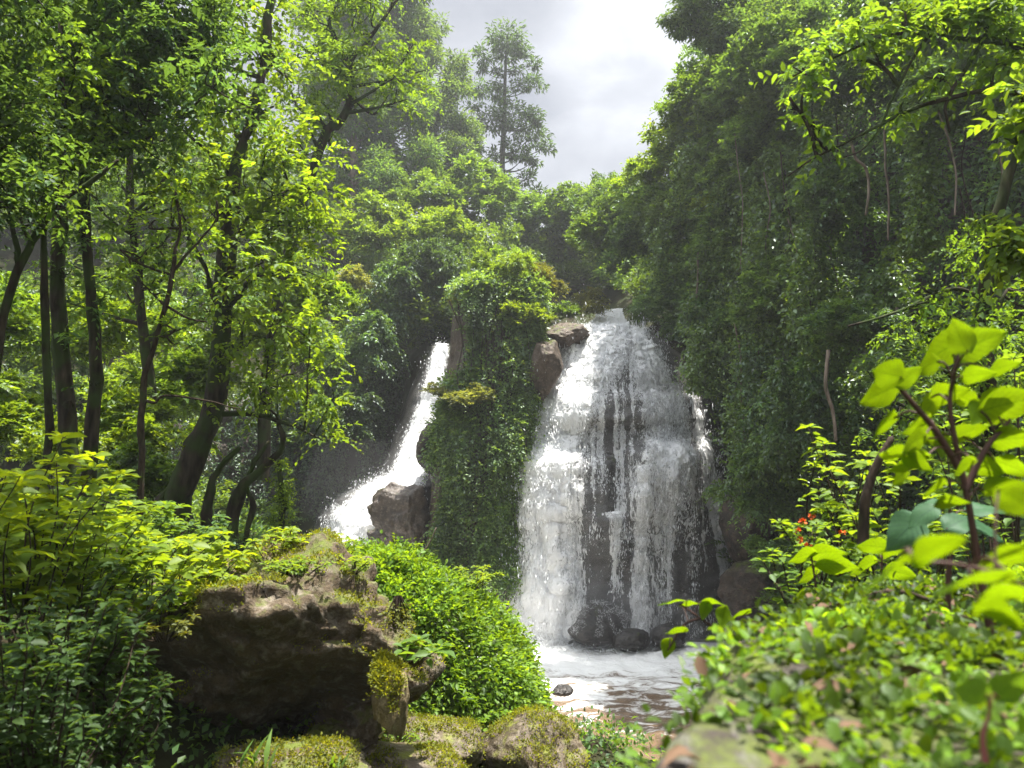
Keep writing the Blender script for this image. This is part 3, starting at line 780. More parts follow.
# boiling foam where the fall lands
n = 9000
fx = rg.normal(0, 1, n) * 1.5 + 2.1; fy = 23.3 - np.abs(rg.normal(0, .75, n)); fx += (23 - fy) * .0
kf = (fx > -.4) & (fx < 7.1)
fz = np.abs(rg.normal(0, .26, n)) * np.exp(-(23.4 - fy) * .6) + .04
pf = np.stack([fx, fy, fz], -1)[kf]; wfm = rg.uniform(.008, .03, len(pf))
q = norm(rg.normal(size=(16000, 3))); q = q[(q[:, 2] > -.2)]; q = q[fbm(q * np.array((4.5, 4.5, 1.2)), 3, 8) > .02]
rk = P(597, 626, 22.5) + q * np.array((.9, .7, .66)) * rg.uniform(.93, 1.12, (len(q), 1))
wfm = np.concatenate([rg.uniform(.007, .024, len(pf)), rg.uniform(.004, .012, len(rk))]); pf = np.concatenate([pf, rk])
o = child('splash', drops_mesh('splash', pf, wfm, wfm * rg.uniform(.6, 1.6, len(pf)), rg), M_DROP, wf); o['kind'] = 'stuff'

# second, narrower fall in the chute on the left
LEFT_ROWS = [(346, 432, 448, 29.6, .1), (356, 430, 447, 29.4, .2), (400, 414, 444, 28.9, .3), (440, 402, 438, 28.3, .3), (474, 392, 428, 27.6, .3), (486, 372, 428, 27.0, .4), (500, 352, 420, 26.5, .5), (520, 335, 402, 26.1, .6), (548, 322, 385, 25.8, .7), (580, 310, 375, 25.6, .7)]
LROCK, LPX, LPY = rows_surface(LEFT_ROWS, 80, 120, 1.5, .7, 91, [(390, 440, 470, 520, .3), (340, 420, 500, 560, .25)], .2)
setting('rock_face', make_mesh('rock_face', LROCK.reshape(-1, 3), grid_faces(80, 120)[:, ::-1], True), M_WETROCK)
LEFT_STREAMS = [[(346, 442, 6, 1.2), (400, 430, 12, 1.1), (440, 420, 17, 1.1), (474, 410, 19, 1.2), (490, 392, 32, 1.15), (510, 372, 38, 1.15), (535, 358, 36, 1.1), (580, 345, 36, 1.1)],
                [(478, 416, 10, .8), (500, 400, 14, .7), (540, 384, 10, .6), (580, 372, 10, .6)]]
lf = thing('waterfall', 'narrow white side waterfall in the shady chute between dark cliff and ivy pillar', 'waterfall', loc=P(350, 580, 25.4))
for off, fm, sd in ((.05, fm1, 105), (.16, fm2, 115)):
    me, nm2, cov2 = sheet_mesh('water_sheet', LROCK, LPX, LPY, LEFT_STREAMS, off, sd)
    child('water_sheet', me, fm, lf)
p3 = fall_drops(LROCK, LPX, LPY, nm2, cov2, 12000, rg, .12); w3 = rg.uniform(.008, .026, len(p3))
o = child('spray', drops_mesh('spray', p3, w3, w3 * rg.uniform(1.2, 3.2, len(p3)), rg), M_DROP, lf); o['kind'] = 'stuff'

# the sunlit misty air of the gorge
def build_haze():
    bm = bmesh.new(); bmesh.ops.create_cube(bm, size=1.0)
    me = bpy.data.meshes.new('haze'); bm.to_mesh(me); bm.free()
    m, n, l = new_mat('haze'); out = n.new('ShaderNodeOutputMaterial'); v = n.new('ShaderNodeVolumePrincipled')
    v.inputs['Color'].default_value = (.93, .96, 1, 1); v.inputs['Density'].default_value = HAZE; v.inputs['Anisotropy'].default_value = .35
    l.new(v.outputs[0], out.inputs['Volume'])
    lo, hi = np.array((-170, -158, -4.0)), np.array((168, 190, 50.0))
    o = setting('haze', me, m, 'stuff', 'thin humid air over the gorge')
    o.location = tuple((lo + hi) / 2); o.scale = tuple(hi - lo)
HAZE = .0011
build_haze()

# ================================================================ boulders and rocks
def boulder_mesh(name, rad, seed, cuts=7, rough=.22, sub=5, freq=1.6, carve=None, cutd=(.62, .9)):
    bm = bmesh.new(); bmesh.ops.create_icosphere(bm, subdivisions=sub, radius=1.0)
    V = np.array([v.co[:] for v in bm.verts]); F = np.array([[v.index for v in f.verts] for f in bm.faces]); bm.free()
    rng = np.random.default_rng(seed)
    for k in range(cuts):
        nn = rdir(1, rng)[0]; d0 = rng.uniform(*cutd)
        ex = V @ nn - d0
        V = V - np.clip(ex, 0, None)[:, None] * nn * .88
    V = V * (1 + rough * fbm(V * freq, 5, seed)[:, None]) + norm(V) * (rough * .35 * fbm(V * freq * 4, 4, seed + 3))[:, None]
    if carve is not None: V = carve(V)
    return make_mesh(name, V * np.asarray(rad), F, True)

def boulder(label, px, py, Y, rad, seed, mat, name='boulder', rot=0, cat='boulder', **k):
    o = put(name, boulder_mesh(name, rad, seed, **k), mat, loc=P(px, py, Y), rot=(0, 0, rot))
    return tag(o, label, cat)

def carve_big(V):
    W = V.copy()
    front = sst(-V[:, 1], -.15, .6); mid = sst(V[:, 0], 1.0, .7)
    und = np.clip(.58 - V[:, 2], 0, 1.2) ** 1.15
    W[:, 1] += front * mid * und * 1.0 + front * .12 * fbm(V * np.array((1.5, 1.5, 3.5)), 4, 66)
    top = sst(V[:, 2], .2, .7); W[:, 0] += .06 * top * np.sign(V[:, 0])
    return W
boulder('huge mossy boulder with a dark overhanging front and plants growing on top', 256, 672, 6.1, (1.30, 1.08, 1.06), 4, M_BOULDER, carve=carve_big, cuts=11, rough=.34, sub=6, freq=1.9)
boulder('ochre slab of rock leaning upright against the right end of the overhanging boulder', 391, 694, 5.55, (.13, .22, .30), 14, M_OCHRE, rot=.25, cuts=8).rotation_euler.x = -.35
boulder('mossy rounded stone on the ground below the overhanging boulder', 290, 772, 5.3, (.52, .35, .16), 21, M_BOULDER)
boulder('wet brown stone at the edge of the pool below the leafy mound', 530, 752, 7.1, (.46, .6, .32), 23, M_STONE, cuts=10, rot=.5)
boulder('small tan stone half buried in moss left of the wet brown stone', 432, 748, 6.9, (.5, .5, .3), 29, M_STONE, cuts=8)
boulder('flat tan stone lowest beside the overhanging boulder foot', 405, 772, 6.2, (.5, .4, .22), 57, M_STONE, cuts=8)
MOUND_C, MOUND_R = P(388, 684, 8.4), np.array((1.42, 1.15, 1.22))
def mound_shape(V):
    W = V.copy()
    W[:, 0] = np.where(V[:, 0] > 0, V[:, 0] * (1.05 - .42 * np.clip(V[:, 2], -.3, 1)), V[:, 0])
    return W
boulder('big round boulder hidden under bright green leafy creeper', 388, 684, 8.4, MOUND_R * .90, 31, M_BOULDER, cuts=3, rough=.1, carve=mound_shape)
boulder('dark wet rock in the foam with water running over its top', 597, 626, 22.5, (.85, .65, .6), 33, M_WETROCK, cuts=9)
boulder('smooth dark rock low in the foam right of the streaming rock', 630, 640, 22.1, (.55, .45, .32), 35, M_WETROCK, cuts=4)
boulder('small black rock at the foot of the far right stream of the fall', 668, 637, 22.4, (.5, .5, .4), 37, M_WETROCK, cuts=6)
boulder('low rock breaking the brown water near the leafy mound', 562, 690, 16.4, (.22, .25, .11), 39, M_WETROCK, cuts=4)
boulder('flat brown boulder on the lip directly left of the main fall', 563, 336, 25.3, (.9, .9, .48), 43, M_BROWNROCK, cuts=14, cutd=(.5, .8))
boulder('tall brown rock block below the lip boulder at the fall\'s left edge', 543, 372, 24.3, (.62, .9, 1.25), 45, M_BROWNROCK, cuts=16, rough=.2, cutd=(.5, .8))
boulder('brown wet boulder beside the bottom of the narrow side waterfall', 406, 517, 24.6, (1.1, .95, 1.15), 47, M_WETBROWN, cuts=16, rough=.36, cutd=(.5, .8))
boulder('jagged dark wet rock between the brown wet boulder and the spread of the side fall', 385, 538, 24.9, (.6, .6, .55), 59, M_WETBROWN, cuts=14, rough=.3, cutd=(.5, .8))
boulder('dark knobbly rock bulging above the brown boulder by the side waterfall', 431, 452, 25.2, (.45, .7, .85), 49, M_ROCK, cuts=8)
boulder('dark fallen block at the bottom right corner of the main fall', 752, 590, 21.8, (.95, .9, .8), 51, M_ROCK, cuts=9)
boulder('reddish dark rock stack above the fallen block right of the main fall', 748, 520, 22.6, (.75, .9, 1.4), 53, M_ROCK, cuts=9)

# central rock pillar
prow = np.array([(288, 464, 540), (305, 453, 543), (340, 449, 543), (400, 446, 536), (450, 440, 528), (500, 430, 520), (545, 422, 516), (580, 430, 518), (640, 440, 524)], float)
nt, na = 110, 120
tt = np.linspace(0, len(prow) - 1, nt); ang = np.linspace(0, 2 * np.pi, na)
PIL = np.zeros((nt, na, 3))
for i in range(nt):
    py, l, r = [np.interp(tt[i], np.arange(len(prow)), prow[:, k]) for k in range(3)]
    yc = np.interp(py, [288, 640], [26.2, 25.1])
    a, b = P(l, py, yc - .6), P(r, py, yc - .6)
    cx, hw = (a[0] + b[0]) / 2, (b[0] - a[0]) / 2
    sq = lambda q: np.sign(q) * np.abs(q) ** .65
    PIL[i, :, 0] = cx + hw * sq(np.cos(ang)); PIL[i, :, 1] = yc + 1.7 * sq(np.sin(ang)); PIL[i, :, 2] = a[2]
PIL0 = PIL.copy()
rd = norm(PIL - np.array([[(PIL[i, :, 0].mean(), PIL[i, :, 1].mean(), PIL[i, 0, 2])] for i in range(nt)]))
dd = .3 * fbm(PIL * np.array((.8, .8, .35)), 5, 111) + .22 * (np.abs(fbm(PIL * np.array((1.6, 1.6, .5)), 4, 117)) - .2)
PIL = PIL + rd * dd[..., None]
Fp = grid_faces(na, nt)
cap = PIL[0].mean(0) + (0, 0, .25)
Vp = np.vstack([PIL.reshape(-1, 3), cap[None]])
Fq = np.concatenate([Fp[:, [0, 1, 2]], Fp[:, [0, 2, 3]], np.stack([np.arange(na - 1) + 1, np.arange(na - 1), np.full(na - 1, nt * na)], -1)])
tag(put('rock_pillar', make_mesh('rock_pillar', Vp, Fq, True), M_BROWNROCK), 'tall brown rock pillar standing between the two falls, mostly under ivy', 'rock pillar')

# ================================================================ plants: palettes and builders
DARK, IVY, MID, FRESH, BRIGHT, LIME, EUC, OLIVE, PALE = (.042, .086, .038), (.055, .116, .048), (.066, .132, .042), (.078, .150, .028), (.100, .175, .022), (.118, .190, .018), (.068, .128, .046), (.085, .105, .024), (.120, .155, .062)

# stuff: leaves that clothe the cliff as one mass
def cliff_cover(u0, u1, n, seed, L, skip, nper=14, lump=1.0, gate=-.35):
    rng = np.random.default_rng(seed)
    iu = rng.uniform(u0 * (len(cu) - 1), u1 * (len(cu) - 1) - 1, n); iv = rng.uniform(4, nv - 2, n)
    a, b = iu.astype(int), iv.astype(int)
    p = CLIFF[b, a] + (CLIFF[b, a + 1] - CLIFF[b, a]) * (iu - a)[:, None] + (CLIFF[b + 1, a] - CLIFF[b, a]) * (iv - b)[:, None]
    out = np.stack([-nrmc[a, 0], -nrmc[a, 1], np.full(n, .25)], -1); out = norm(out)
    lm = fbm(p * np.array((.6, .6, .34)), 4, seed); fine = fbm(p * np.array((1.6, 1.6, .7)), 3, seed + 5)
    keep = (fine + .6 * lm > gate) & ~skip(p)
    p = p + out * (.15 + lump * np.clip(.45 + 1.1 * lm + .35 * fine, 0, 2) * rng.uniform(.55, 1.0, n))[:, None]
    p, out, lm = p[keep], out[keep], lm[keep]
    LS = Leaves()
    t = np.clip(1 + .5 * fbm(p * .6 + 50, 3, seed + 8), .5, 1.6)
    A = rng.random(len(p)) < .5
    leaf_clusters(LS, p[A], out[A], nper, .13, L, .48, .55, .55, rng, tint=t[A], warm=.12, flat=1.25)
    B = (~A) & (fbm(p * np.array((1.1, 1.1, .2)) + 20, 3, seed + 11) > -.12)
    m = B.sum(); d = norm(np.stack([rng.normal(0, .2, m), rng.normal(0, .2, m), np.full(m, -1.0)], -1) + out[B] * .2)
    spray_leaves(LS, p[B] + out[B] * .12, d, rng.uniform(.5, 1.9, m), 15, L * 1.05, .55, rng, t[B] * 1.1, .2, -.08, .5)
    return LS
def skip_falls(p):
    d = (p[:, 0] < 8.6) & (p[:, 1] > 20.3) & (p[:, 2] < 6.2 - .3 * np.clip(24 - p[:, 1], 0, 5) * 1.6)
    return d & (vnoise(p * .9, 5) < .93)
LS = cliff_cover(.555, .97, 20000, 201, .15, skip_falls, 12, 1.5)
setting('cliff_foliage', LS.mesh('cliff_foliage'), M_FAR, 'stuff', 'tangled dark green creepers covering the right cliff wall').color = (.075, .150, .066, 1)
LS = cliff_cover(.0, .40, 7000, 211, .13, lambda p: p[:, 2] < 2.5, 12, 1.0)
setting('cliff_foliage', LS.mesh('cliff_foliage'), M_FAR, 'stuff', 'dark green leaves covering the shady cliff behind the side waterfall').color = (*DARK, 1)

# prototypes of bushes (radius about 1), each used for several individuals
BP = [bush_mesh('bush_leaves', 300 + k, 620, 14, .12) for k in range(4)]
BPD = [bush_mesh('bush_leaves', 320 + k, 700, 13, .11, droop=.8, tall=1.25, up=.5, ln=(.25, .6)) for k in range(2)]
BPF = [bush_mesh('bush_leaves', 340 + k, 1150, 13, .10, nlobes=24, ln=(.14, .40)) for k in range(3)]

def copy_lump(V, F, loc, sc, rz):
    c, s = math.cos(rz), math.sin(rz)
    W = V * sc
    return np.stack([W[:, 0] * c - W[:, 1] * s, W[:, 0] * s + W[:, 1] * c, W[:, 2]], -1) + loc
def mesh_np(me):
    V = np.empty(len(me.vertices) * 3, np.float32); me.vertices.foreach_get('co', V)
    F = np.empty(len(me.loops), np.int32); me.loops.foreach_get('vertex_index', F)
    t = np.empty(len(me.polygons), np.float32); me.attributes['tint'].data.foreach_get('value', t)
    w = np.empty(len(me.polygons), np.float32); me.attributes['warm'].data.foreach_get('value', w)
    return V.reshape(-1, 3), F.reshape(-1, 3), t, w
def canopy(name, label, pts, seed, protos, color):
    """a wood seen as one mass: many crowns in one object"""
    rng = np.random.default_rng(seed); arr = [mesh_np(m) for m in protos]
    VV, FF, TT, WW, off = [], [], [], [], 0
    for (x, y, z, r) in pts:
        V, F, t, w = arr[rng.integers(len(arr))]
        VV.append(copy_lump(V, F, (x, y, z - .45 * r), np.array((r, r, r * rng.uniform(.8, 1.25))), rng.uniform(0, 6.28)))
        FF.append(F + off); off += len(V)
        TT.append(t * rng.uniform(.6, 1.3)); WW.append(np.clip(w + rng.normal(.05, .2), 0, 1))
    me = make_mesh(name, np.concatenate(VV), np.concatenate(FF), attrs={'tint': ('FACE', np.concatenate(TT)), 'warm': ('FACE', np.concatenate(WW))})
    o = setting(name, me, M_FAR, 'stuff', label); o.color = (*color, 1)
    return o
SMALL = [bush_mesh('bush_leaves', 380 + k, 420, 11, .10, nlobes=18, ln=(.15, .4)) for k in range(5)]
rg = np.random.default_rng(77)
pts = []
for xx in np.arange(-30, 9, 2.3):
    for yy in np.arange(27, 60, 2.6):
        x, y = xx + rg.uniform(-1, 1), yy + rg.uniform(-1, 1)
        if x > -7.5 and y < 30.6 and x < 8: continue
        if 1.2 < x < 5.4 and y < 40: continue
        if abs(x) > 8 + y * .75: continue
        r = rg.uniform(1.2, 2.3) * (1 + .012 * (y - 27))
        pts.append((x, y, float(height(x, y)) + r * .45, r))
canopy('forest_canopy', 'bushy green forest covering the hillside behind and left of the falls', pts, 5, SMALL, FRESH)
pts = []
for yy in np.arange(8, 34, 2.0):
    for k in range(7):
        y = yy + rg.uniform(-.9, .9); x = float(wall_x(y)) + 1.2 + k * 2.0 + rg.uniform(-.8, .8)
        if y > 26 and x < 7: continue
        r = rg.uniform(1.0, 2.0)
        pts.append((x, y, float(height(x, y)) + r * .4, r))
for (a, b, yd, r) in [(640, 245, 29.6, 1.3), (652, 205, 26, 1.3), (668, 228, 25.5, 1.4), (690, 205, 24.5, 1.4), (703, 170, 24, 1.4), (722, 152, 23, 1.4), (738, 192, 22.4, 1.5), (752, 160, 22, 1.5), (742, 122, 22, 1.4), (762, 100, 21, 1.5), (722, 218, 23, 1.3), (600, 215, 31, 1.5), (625, 205, 29, 1.2), (770, 60, 20.5, 1.6), (790, 120, 19.5, 1.5), (700, 120, 25, 1.3), (715, 75, 24, 1.2), (690, 225, 23.6, 1.3), (700, 200, 23.4, 1.2), (745, 180, 21.6, 1.3), (735, 205, 22, 1.2), (765, 140, 20.6, 1.3), (710, 235, 22.6, 1.1), (680, 250, 24, 1.2), (745, 225, 21.3, 1.2), (772, 190, 20, 1.2), (690, 262, 23.4, 1.3), (712, 268, 22.6, 1.2), (672, 275, 24.4, 1.1)]:
    q = P(a, b, yd); pts.append((q[0], q[1], q[2], r))
canopy('forest_canopy', 'green forest along the top of the right cliff', pts, 6, SMALL, MID)

def bush(label, px, py, Yd, r, proto, col, name='bush', group=None, rz=None, mat=None, cat='bush', tall=1.0):
    """bush whose middle shows at px, py"""
    i = len(bpy.data.objects)
    p = P(px, py, Yd); p[2] -= .6 * r * tall
    o = put(name, proto, M_FAR, loc=p, rot=(0, 0, (i * 2.399) % 6.283 if rz is None else rz), scale=(r, r, r * tall), color=col)
    return tag(o, label, cat, group)

# trees of the far slope
def puff_tree(name, label, path, Yd, r0, puffs, leaf, col, seed, bark, nper=15, ncl=46, ratio=.34, drop=.6, group=None, cat='tree', sig=.22, flat=.7, matl=None, limb=.35):
    """trunk along picture path; every puff (px, py, radius px) gets a limb and a cloud of leaf clusters"""
    rng = np.random.default_rng(seed); k = Yd / FPX
    tr = spline([P(a, b, Yd) for a, b in path], 26)
    rad = np.linspace(r0, r0 * .3, len(tr))
    root = thing(name, label, cat, loc=tr[0], group=group)
    tubes = [(tr, rad)]
    LS = Leaves()
    for (a, b, rp) in puffs:
        c = P(a, b, Yd + rng.normal(0, rp * k * .9)); R = rp * k
        d = np.linalg.norm(tr - c + np.array((0, 0, R * 1.2)), axis=1) + (tr[:, 2] > c[2]) * 3; i = int(np.argmin(d))
        s = tr[i]; mid = (s + c) / 2 + np.array((0, 0, -.12 * np.linalg.norm(c - s)))
        tubes.append((spline([s, mid, c], 9), np.linspace(max(rad[i] * limb, .012), .01, 9)))
        for q in range(5):
            e = c + rdir(1, rng)[0] * R * np.array((.9, .9, .6))
            tubes.append((spline([mid * .35 + c * .65, (c + e) / 2 + rng.normal(size=3) * R * .1, e], 6), np.linspace(max(rad[i] * limb * .45, .008), .005, 6)))
        n = max(8, int(ncl * (rp / 14.0) ** 2))
        dd = rdir(n, rng); rr = rng.uniform(.35, 1.0, n) ** .6
        pp = c + dd * (R * rr)[:, None] * np.array((1, 1, .72))
        leaf_clusters(LS, pp, norm(dd + np.array((0, 0, .35))), nper, sig * R * .9, leaf, ratio, .55, drop, rng, flat=flat, warm=.15)
    V = Vector(tr[0])
    tm = put('trunk', tube_mesh('trunk', [(t - tr[0], r) for t, r in tubes], 7), bark, root)
    me = LS.mesh('crown'); me.transform(__import__('mathutils').Matrix.Translation(-V))
    put('crown', me, matl or M_LEAF, root, color=col)
    return root
EUC_PUFFS = [(507, 38, 20), (484, 57, 12), (508, 52, 14), (522, 49, 10), (532, 64, 9), (534, 84, 12), (479, 88, 12), (498, 90, 13), (520, 86, 8), (474, 106, 8), (491, 121, 15), (511, 116, 20), (532, 117, 11),
             (531, 137, 17), (547, 147, 8), (478, 152, 6), (494, 154, 9), (517, 152, 13), (501, 178, 9), (526, 178, 10), (512, 195, 13), (540, 190, 7), (515, 70, 6), (497, 72, 5), (505, 142, 6), (487, 168, 5), (522, 160, 6), (483, 70, 5), (540, 120, 5), (503, 100, 6), (536, 160, 6)]
puff_tree('eucalyptus_tree', 'tall lone eucalyptus with clumped foliage standing against the grey sky', [(501, 232), (502, 170), (504, 120), (505, 80), (507, 36)], 58, .27, EUC_PUFFS, .32, (.036, .078, .024), 401, M_BARK, ncl=34, sig=.20)
def rand_puffs(x0, x1, y0, y1, n, r0, r1, seed):
    g = np.random.default_rng(seed)
    return [(g.uniform(x0, x1), g.uniform(y0, y1), g.uniform(r0, r1)) for _ in range(n)]
puff_tree('eucalyptus_tree', 'eucalyptus with the pale straight trunk left of the lone tall tree', [(390, 215), (391, 150), (388, 90), (392, 20), (388, -40)], 46, .3, rand_puffs(345, 428, -40, 190, 60, 12, 20, 31), .27, (.070, .140, .045), 402, M_PALEBARK, ncl=36)
puff_tree('eucalyptus_tree', 'slender eucalyptus with feathery crown at the left edge of the open sky', [(440, 215), (438, 160), (432, 110), (428, 60), (420, 10)], 50, .2, rand_puffs(405, 464, 60, 195, 44, 10, 17, 32) + rand_puffs(395, 440, -5, 70, 14, 12, 18, 33), .27, EUC, 403, M_PALEBARK, ncl=34)
puff_tree('eucalyptus_tree', 'eucalyptus farthest left on the ridge behind the bright leafy tree', [(352, 220), (354, 150), (350, 80), (356, 0), (350, -60)], 44, .26, rand_puffs(305, 385, -50, 195, 60, 12, 20, 34), .26, (.070, .140, .045), 404, M_PALEBARK, ncl=36)
puff_tree('eucalyptus_tree', 'short young eucalyptus low on the ridge below the feathery crown', [(462, 225), (463, 200), (460, 170), (458, 140)], 50, .1, rand_puffs(446, 476, 120, 195, 16, 7, 12, 35), .25, EUC, 405, M_PALEBARK, ncl=34)

# individual bushes and small trees on the slope behind
bush('rounded bright green tree on the ridge under the tall eucalyptus', 470, 205, 45, 3.3, BPF[0], FRESH, 'small_tree', cat='tree')
bush('broad green tree on the ridge left of the rounded one', 420, 205, 43, 2.8, BPF[1], FRESH, 'small_tree', cat='tree')
bush('dark leafy tree just right of the tall eucalyptus foot', 545, 225, 44, 2.6, BPF[2], MID, 'small_tree', cat='tree')
bush('bright green tree at the middle of the skyline gap', 585, 215, 42, 2.4, BPF[0], FRESH, 'small_tree', cat='tree')
bush('yellowish green bush on the slope below the ridge trees', 385, 235, 38, 2.6, BPF[1], BRIGHT)
bush('light yellow green bush directly behind the pillar top', 445, 238, 36, 2.0, BPF[2], BRIGHT)
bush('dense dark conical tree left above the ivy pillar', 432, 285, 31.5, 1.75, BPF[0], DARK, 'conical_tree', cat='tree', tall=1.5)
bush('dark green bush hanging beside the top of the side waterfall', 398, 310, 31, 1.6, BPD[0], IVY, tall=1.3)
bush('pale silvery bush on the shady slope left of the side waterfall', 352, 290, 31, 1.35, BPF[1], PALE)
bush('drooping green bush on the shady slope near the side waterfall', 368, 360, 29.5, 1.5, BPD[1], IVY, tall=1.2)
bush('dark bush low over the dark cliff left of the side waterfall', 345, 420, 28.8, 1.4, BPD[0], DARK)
bush('bright bush on the slope seen between the left trunks', 120, 310, 30, 2.2, BPF[2], FRESH)
bush('large bright bush low between the left trunks and mossy tree', 150, 400, 26, 2.0, BPF[0], BRIGHT)
bush('pale green bush at the far left behind the thin trunks', 20, 350, 27, 2.2, BPF[1], FRESH)
bush('light green bush seen right of the mossy leaning trunk', 300, 350, 27.5, 1.7, BPF[2], MID)

# bushes along the right cliff's skyline and face
bush('dark green tree overhanging the right side of the main lip', 642, 250, 28.6, 1.8, BPF[0], IVY, 'small_tree', cat='tree', tall=1.15)
bush('small bright tree at the left end of the right cliff top', 612, 230, 29.5, 1.7, BPF[1], FRESH, 'small_tree', cat='tree')
bush('bright yellow green crown on the right skyline', 668, 182, 27, 1.9, BPF[2], BRIGHT, 'small_tree', cat='tree')
bush('sunlit lime green crown above the vine wall', 700, 140, 24.5, 1.8, BPF[0], BRIGHT, 'small_tree', cat='tree')
bush('tall leafy crown highest on the right skyline', 722, 92, 23.5, 1.8, BPF[1], FRESH, 'small_tree', cat='tree')
bush('light yellow tuft of leaves on the shaded vine wall', 705, 205, 22, .62, BP[0], LIME, 'shrub', cat='shrub')
bush('rounded ivy bush bulging from the right wall beside the fall top', 680, 300, 23.4, 1.3, BPF[2], IVY)
bush('ivy bush hanging over the rock right of the fall', 722, 345, 21.3, 1.35, BPD[0], IVY, tall=1.25)
bush('fern green bush in the middle of the right wall', 780, 300, 18.2, 1.2, BPF[0], MID)
bush('drooping dark bush on the right wall above the orange flowers', 800, 430, 16.2, 1.1, BPD[1], IVY, tall=1.3)
bush('leafy bush at the foot of the right wall', 765, 500, 18.5, 1.1, BPD[0], MID, tall=1.25)
bush('pale green bush low on the right wall beside the fallen block', 785, 555, 17.5, .85, BP[1], MID)
bush('small lit shrub at the bottom of the pale hanging vine', 925, 250, 12.3, .5, BP[2], FRESH, 'shrub', cat='shrub')
bush('grassy tuft on the lip left of the upper stream', 590, 308, 28.6, .8, BPD[1], OLIVE, 'shrub', cat='shrub')
for k, (a, b, yd, r) in enumerate([(790, 60, 18, 1.5), (850, 90, 15.5, 1.3), (760, 150, 20, 1.3), (840, 210, 15.5, 1.1), (900, 30, 13.5, 1.4), (970, 100, 11.6, 1.1), (735, 240, 21.3, 1.1), (850, 330, 14.6, .9), (900, 380, 13, .8), (960, 20, 12, 1.1)]):
    bush('dark leafy creeper bush bulging out of the shaded right wall', a, b, yd, r, (BPF + BPD)[k % 5], IVY if k % 2 else MID, 'creeper_bush', group='creeper bushes on the shaded right wall')

bush('fresh little bush on the flat rock behind the lip boulders', 561, 312, 28.2, .75, BP[1], FRESH)
bush('small dark bush at the right bank of the upper stream above the lip', 645, 318, 27.0, .7, BPD[0], IVY)
# ivy and bushes on the pillar
def ivy_on_pillar():
    rng = np.random.default_rng(501); n = 14000
    iu = rng.uniform(na * .5, na - 1.01, n); iv = rng.uniform(0, nt - 1.01, n)       # the half that faces the pool
    a, b = iu.astype(int), iv.astype(int)
    p = PIL[b, a] + (PIL[b, a + 1] - PIL[b, a]) * (iu - a)[:, None] + (PIL[b + 1, a] - PIL[b, a]) * (iv - b)[:, None]
    o = norm(rd[b, a] + np.array((0, -.5, .1)))
    hh = iv / nt; side = (iu / na - .5) * 2                                           # hh 0 top .. 1 base, side 0 left .. 1 right
    lm = fbm(p * np.array((1.3, 1.3, .7)), 4, 505)
    bare_top = (side < .36) & (hh > .08) & (hh < .33) & (lm < .6)
    bare_left = (side < .3) & (hh > .52)
    bare_right = (side > .78 + .1 * lm) & (hh < .62)
    low = hh > .84 + .05 * lm - .25 * np.clip(.5 - side, 0, 1)
    keep = ~(bare_top | bare_left | bare_right | low) & (lm > -.55)
    p, o, lm, hh, side = p[keep], o[keep], lm[keep], hh[keep], side[keep]
    edge_ = np.clip(1.25 - np.abs(side * 2 - 1), .12, 1)
    p = p + o * (.05 + np.clip(.3 + 1.2 * lm, 0, 1.4) * rng.uniform(.2, 1, len(p)) * (.45 + .75 * hh) * edge_)[:, None]
    LS = Leaves()
    tint = np.clip(1 + .6 * fbm(p * .7, 3, 9) + .25 * lm, .5, 1.6)
    pick = rng.random(len(p))
    A = pick < .45
    leaf_clusters(LS, p[A], o[A], 9, .11, .12, .58, .6, .55, rng, tint=tint[A], warm=.16, flat=1.4)
    B = pick > .72                                                   # trailing shoots
    d = norm(np.stack([rng.normal(0, .22, B.sum()), -.25 - rng.uniform(0, .3, B.sum()), np.full(B.sum(), -1.0)], -1))
    spray_leaves(LS, p[B] + o[B] * .06, d, rng.uniform(.4, 1.3, B.sum()), 13, .12, .55, rng, tint[B], .2, -.1, .5)
    D = (pick > .45) & (pick < .55)                                  # shoots reaching out
    d = norm(o[D] + rng.normal(size=(D.sum(), 3)) * .4 + np.array((0, 0, .3)))
    spray_leaves(LS, p[D], d, rng.uniform(.3, .7, D.sum()), 10, .14, .5, rng, tint[D] * 1.1, .3, .4, .7)
    return LS
iv_ = thing('ivy', 'thick green ivy curtain hanging down the rock pillar between the falls', 'ivy', loc=P(490, 600, 24))
child('foliage', ivy_on_pillar().mesh('foliage'), M_FAR, iv_, color=(.088, .165, .055))
rg = np.random.default_rng(9)
tb = []
for k in range(16):
    a = rg.uniform(455, 535); q = [P(a + rg.normal(0, 4), y, 24.2 - .1 * j) for j, y in enumerate(np.linspace(300, rg.uniform(430, 580), 6))]
    tb.append((spline(q, 14), np.linspace(.025, .01, 14)))
child('stem', tube_mesh('stem', tb, 5), M_TWIG, iv_)
bush('yellow green bush crowning the middle of the rock pillar', 503, 275, 25.4, 1.15, BPF[1], BRIGHT)
bush('sunlit lime shrub on the pillar top nearest the main fall', 520, 318, 24.6, .95, BP[1], LIME)
bush('olive bush with reddish tips behind the lime shrub on the pillar', 533, 285, 25.8, 1.1, BPF[2], OLIVE)
bush('pale leafy shrub leaning out over the left edge of the pillar top', 462, 300, 25.0, .72, BP[2], PALE)
bush('small green bush on the pillar beside the pale shrub', 478, 292, 25.4, .9, BPF[0], FRESH)
bush('pale yellow shrub sprouting halfway down the rock pillar', 468, 398, 23.7, .85, BP[3], PALE, tall=.7)
bush('smaller pale tuft left of the pale yellow shrub over the side waterfall', 440, 392, 24.2, .5, BP[0], PALE, 'shrub', cat='shrub', tall=.7)
bush('leafy shrub growing down the pillar side below the bare brown rock', 470, 380, 24.2, .42, BPD[0], MID, 'shrub', cat='shrub')

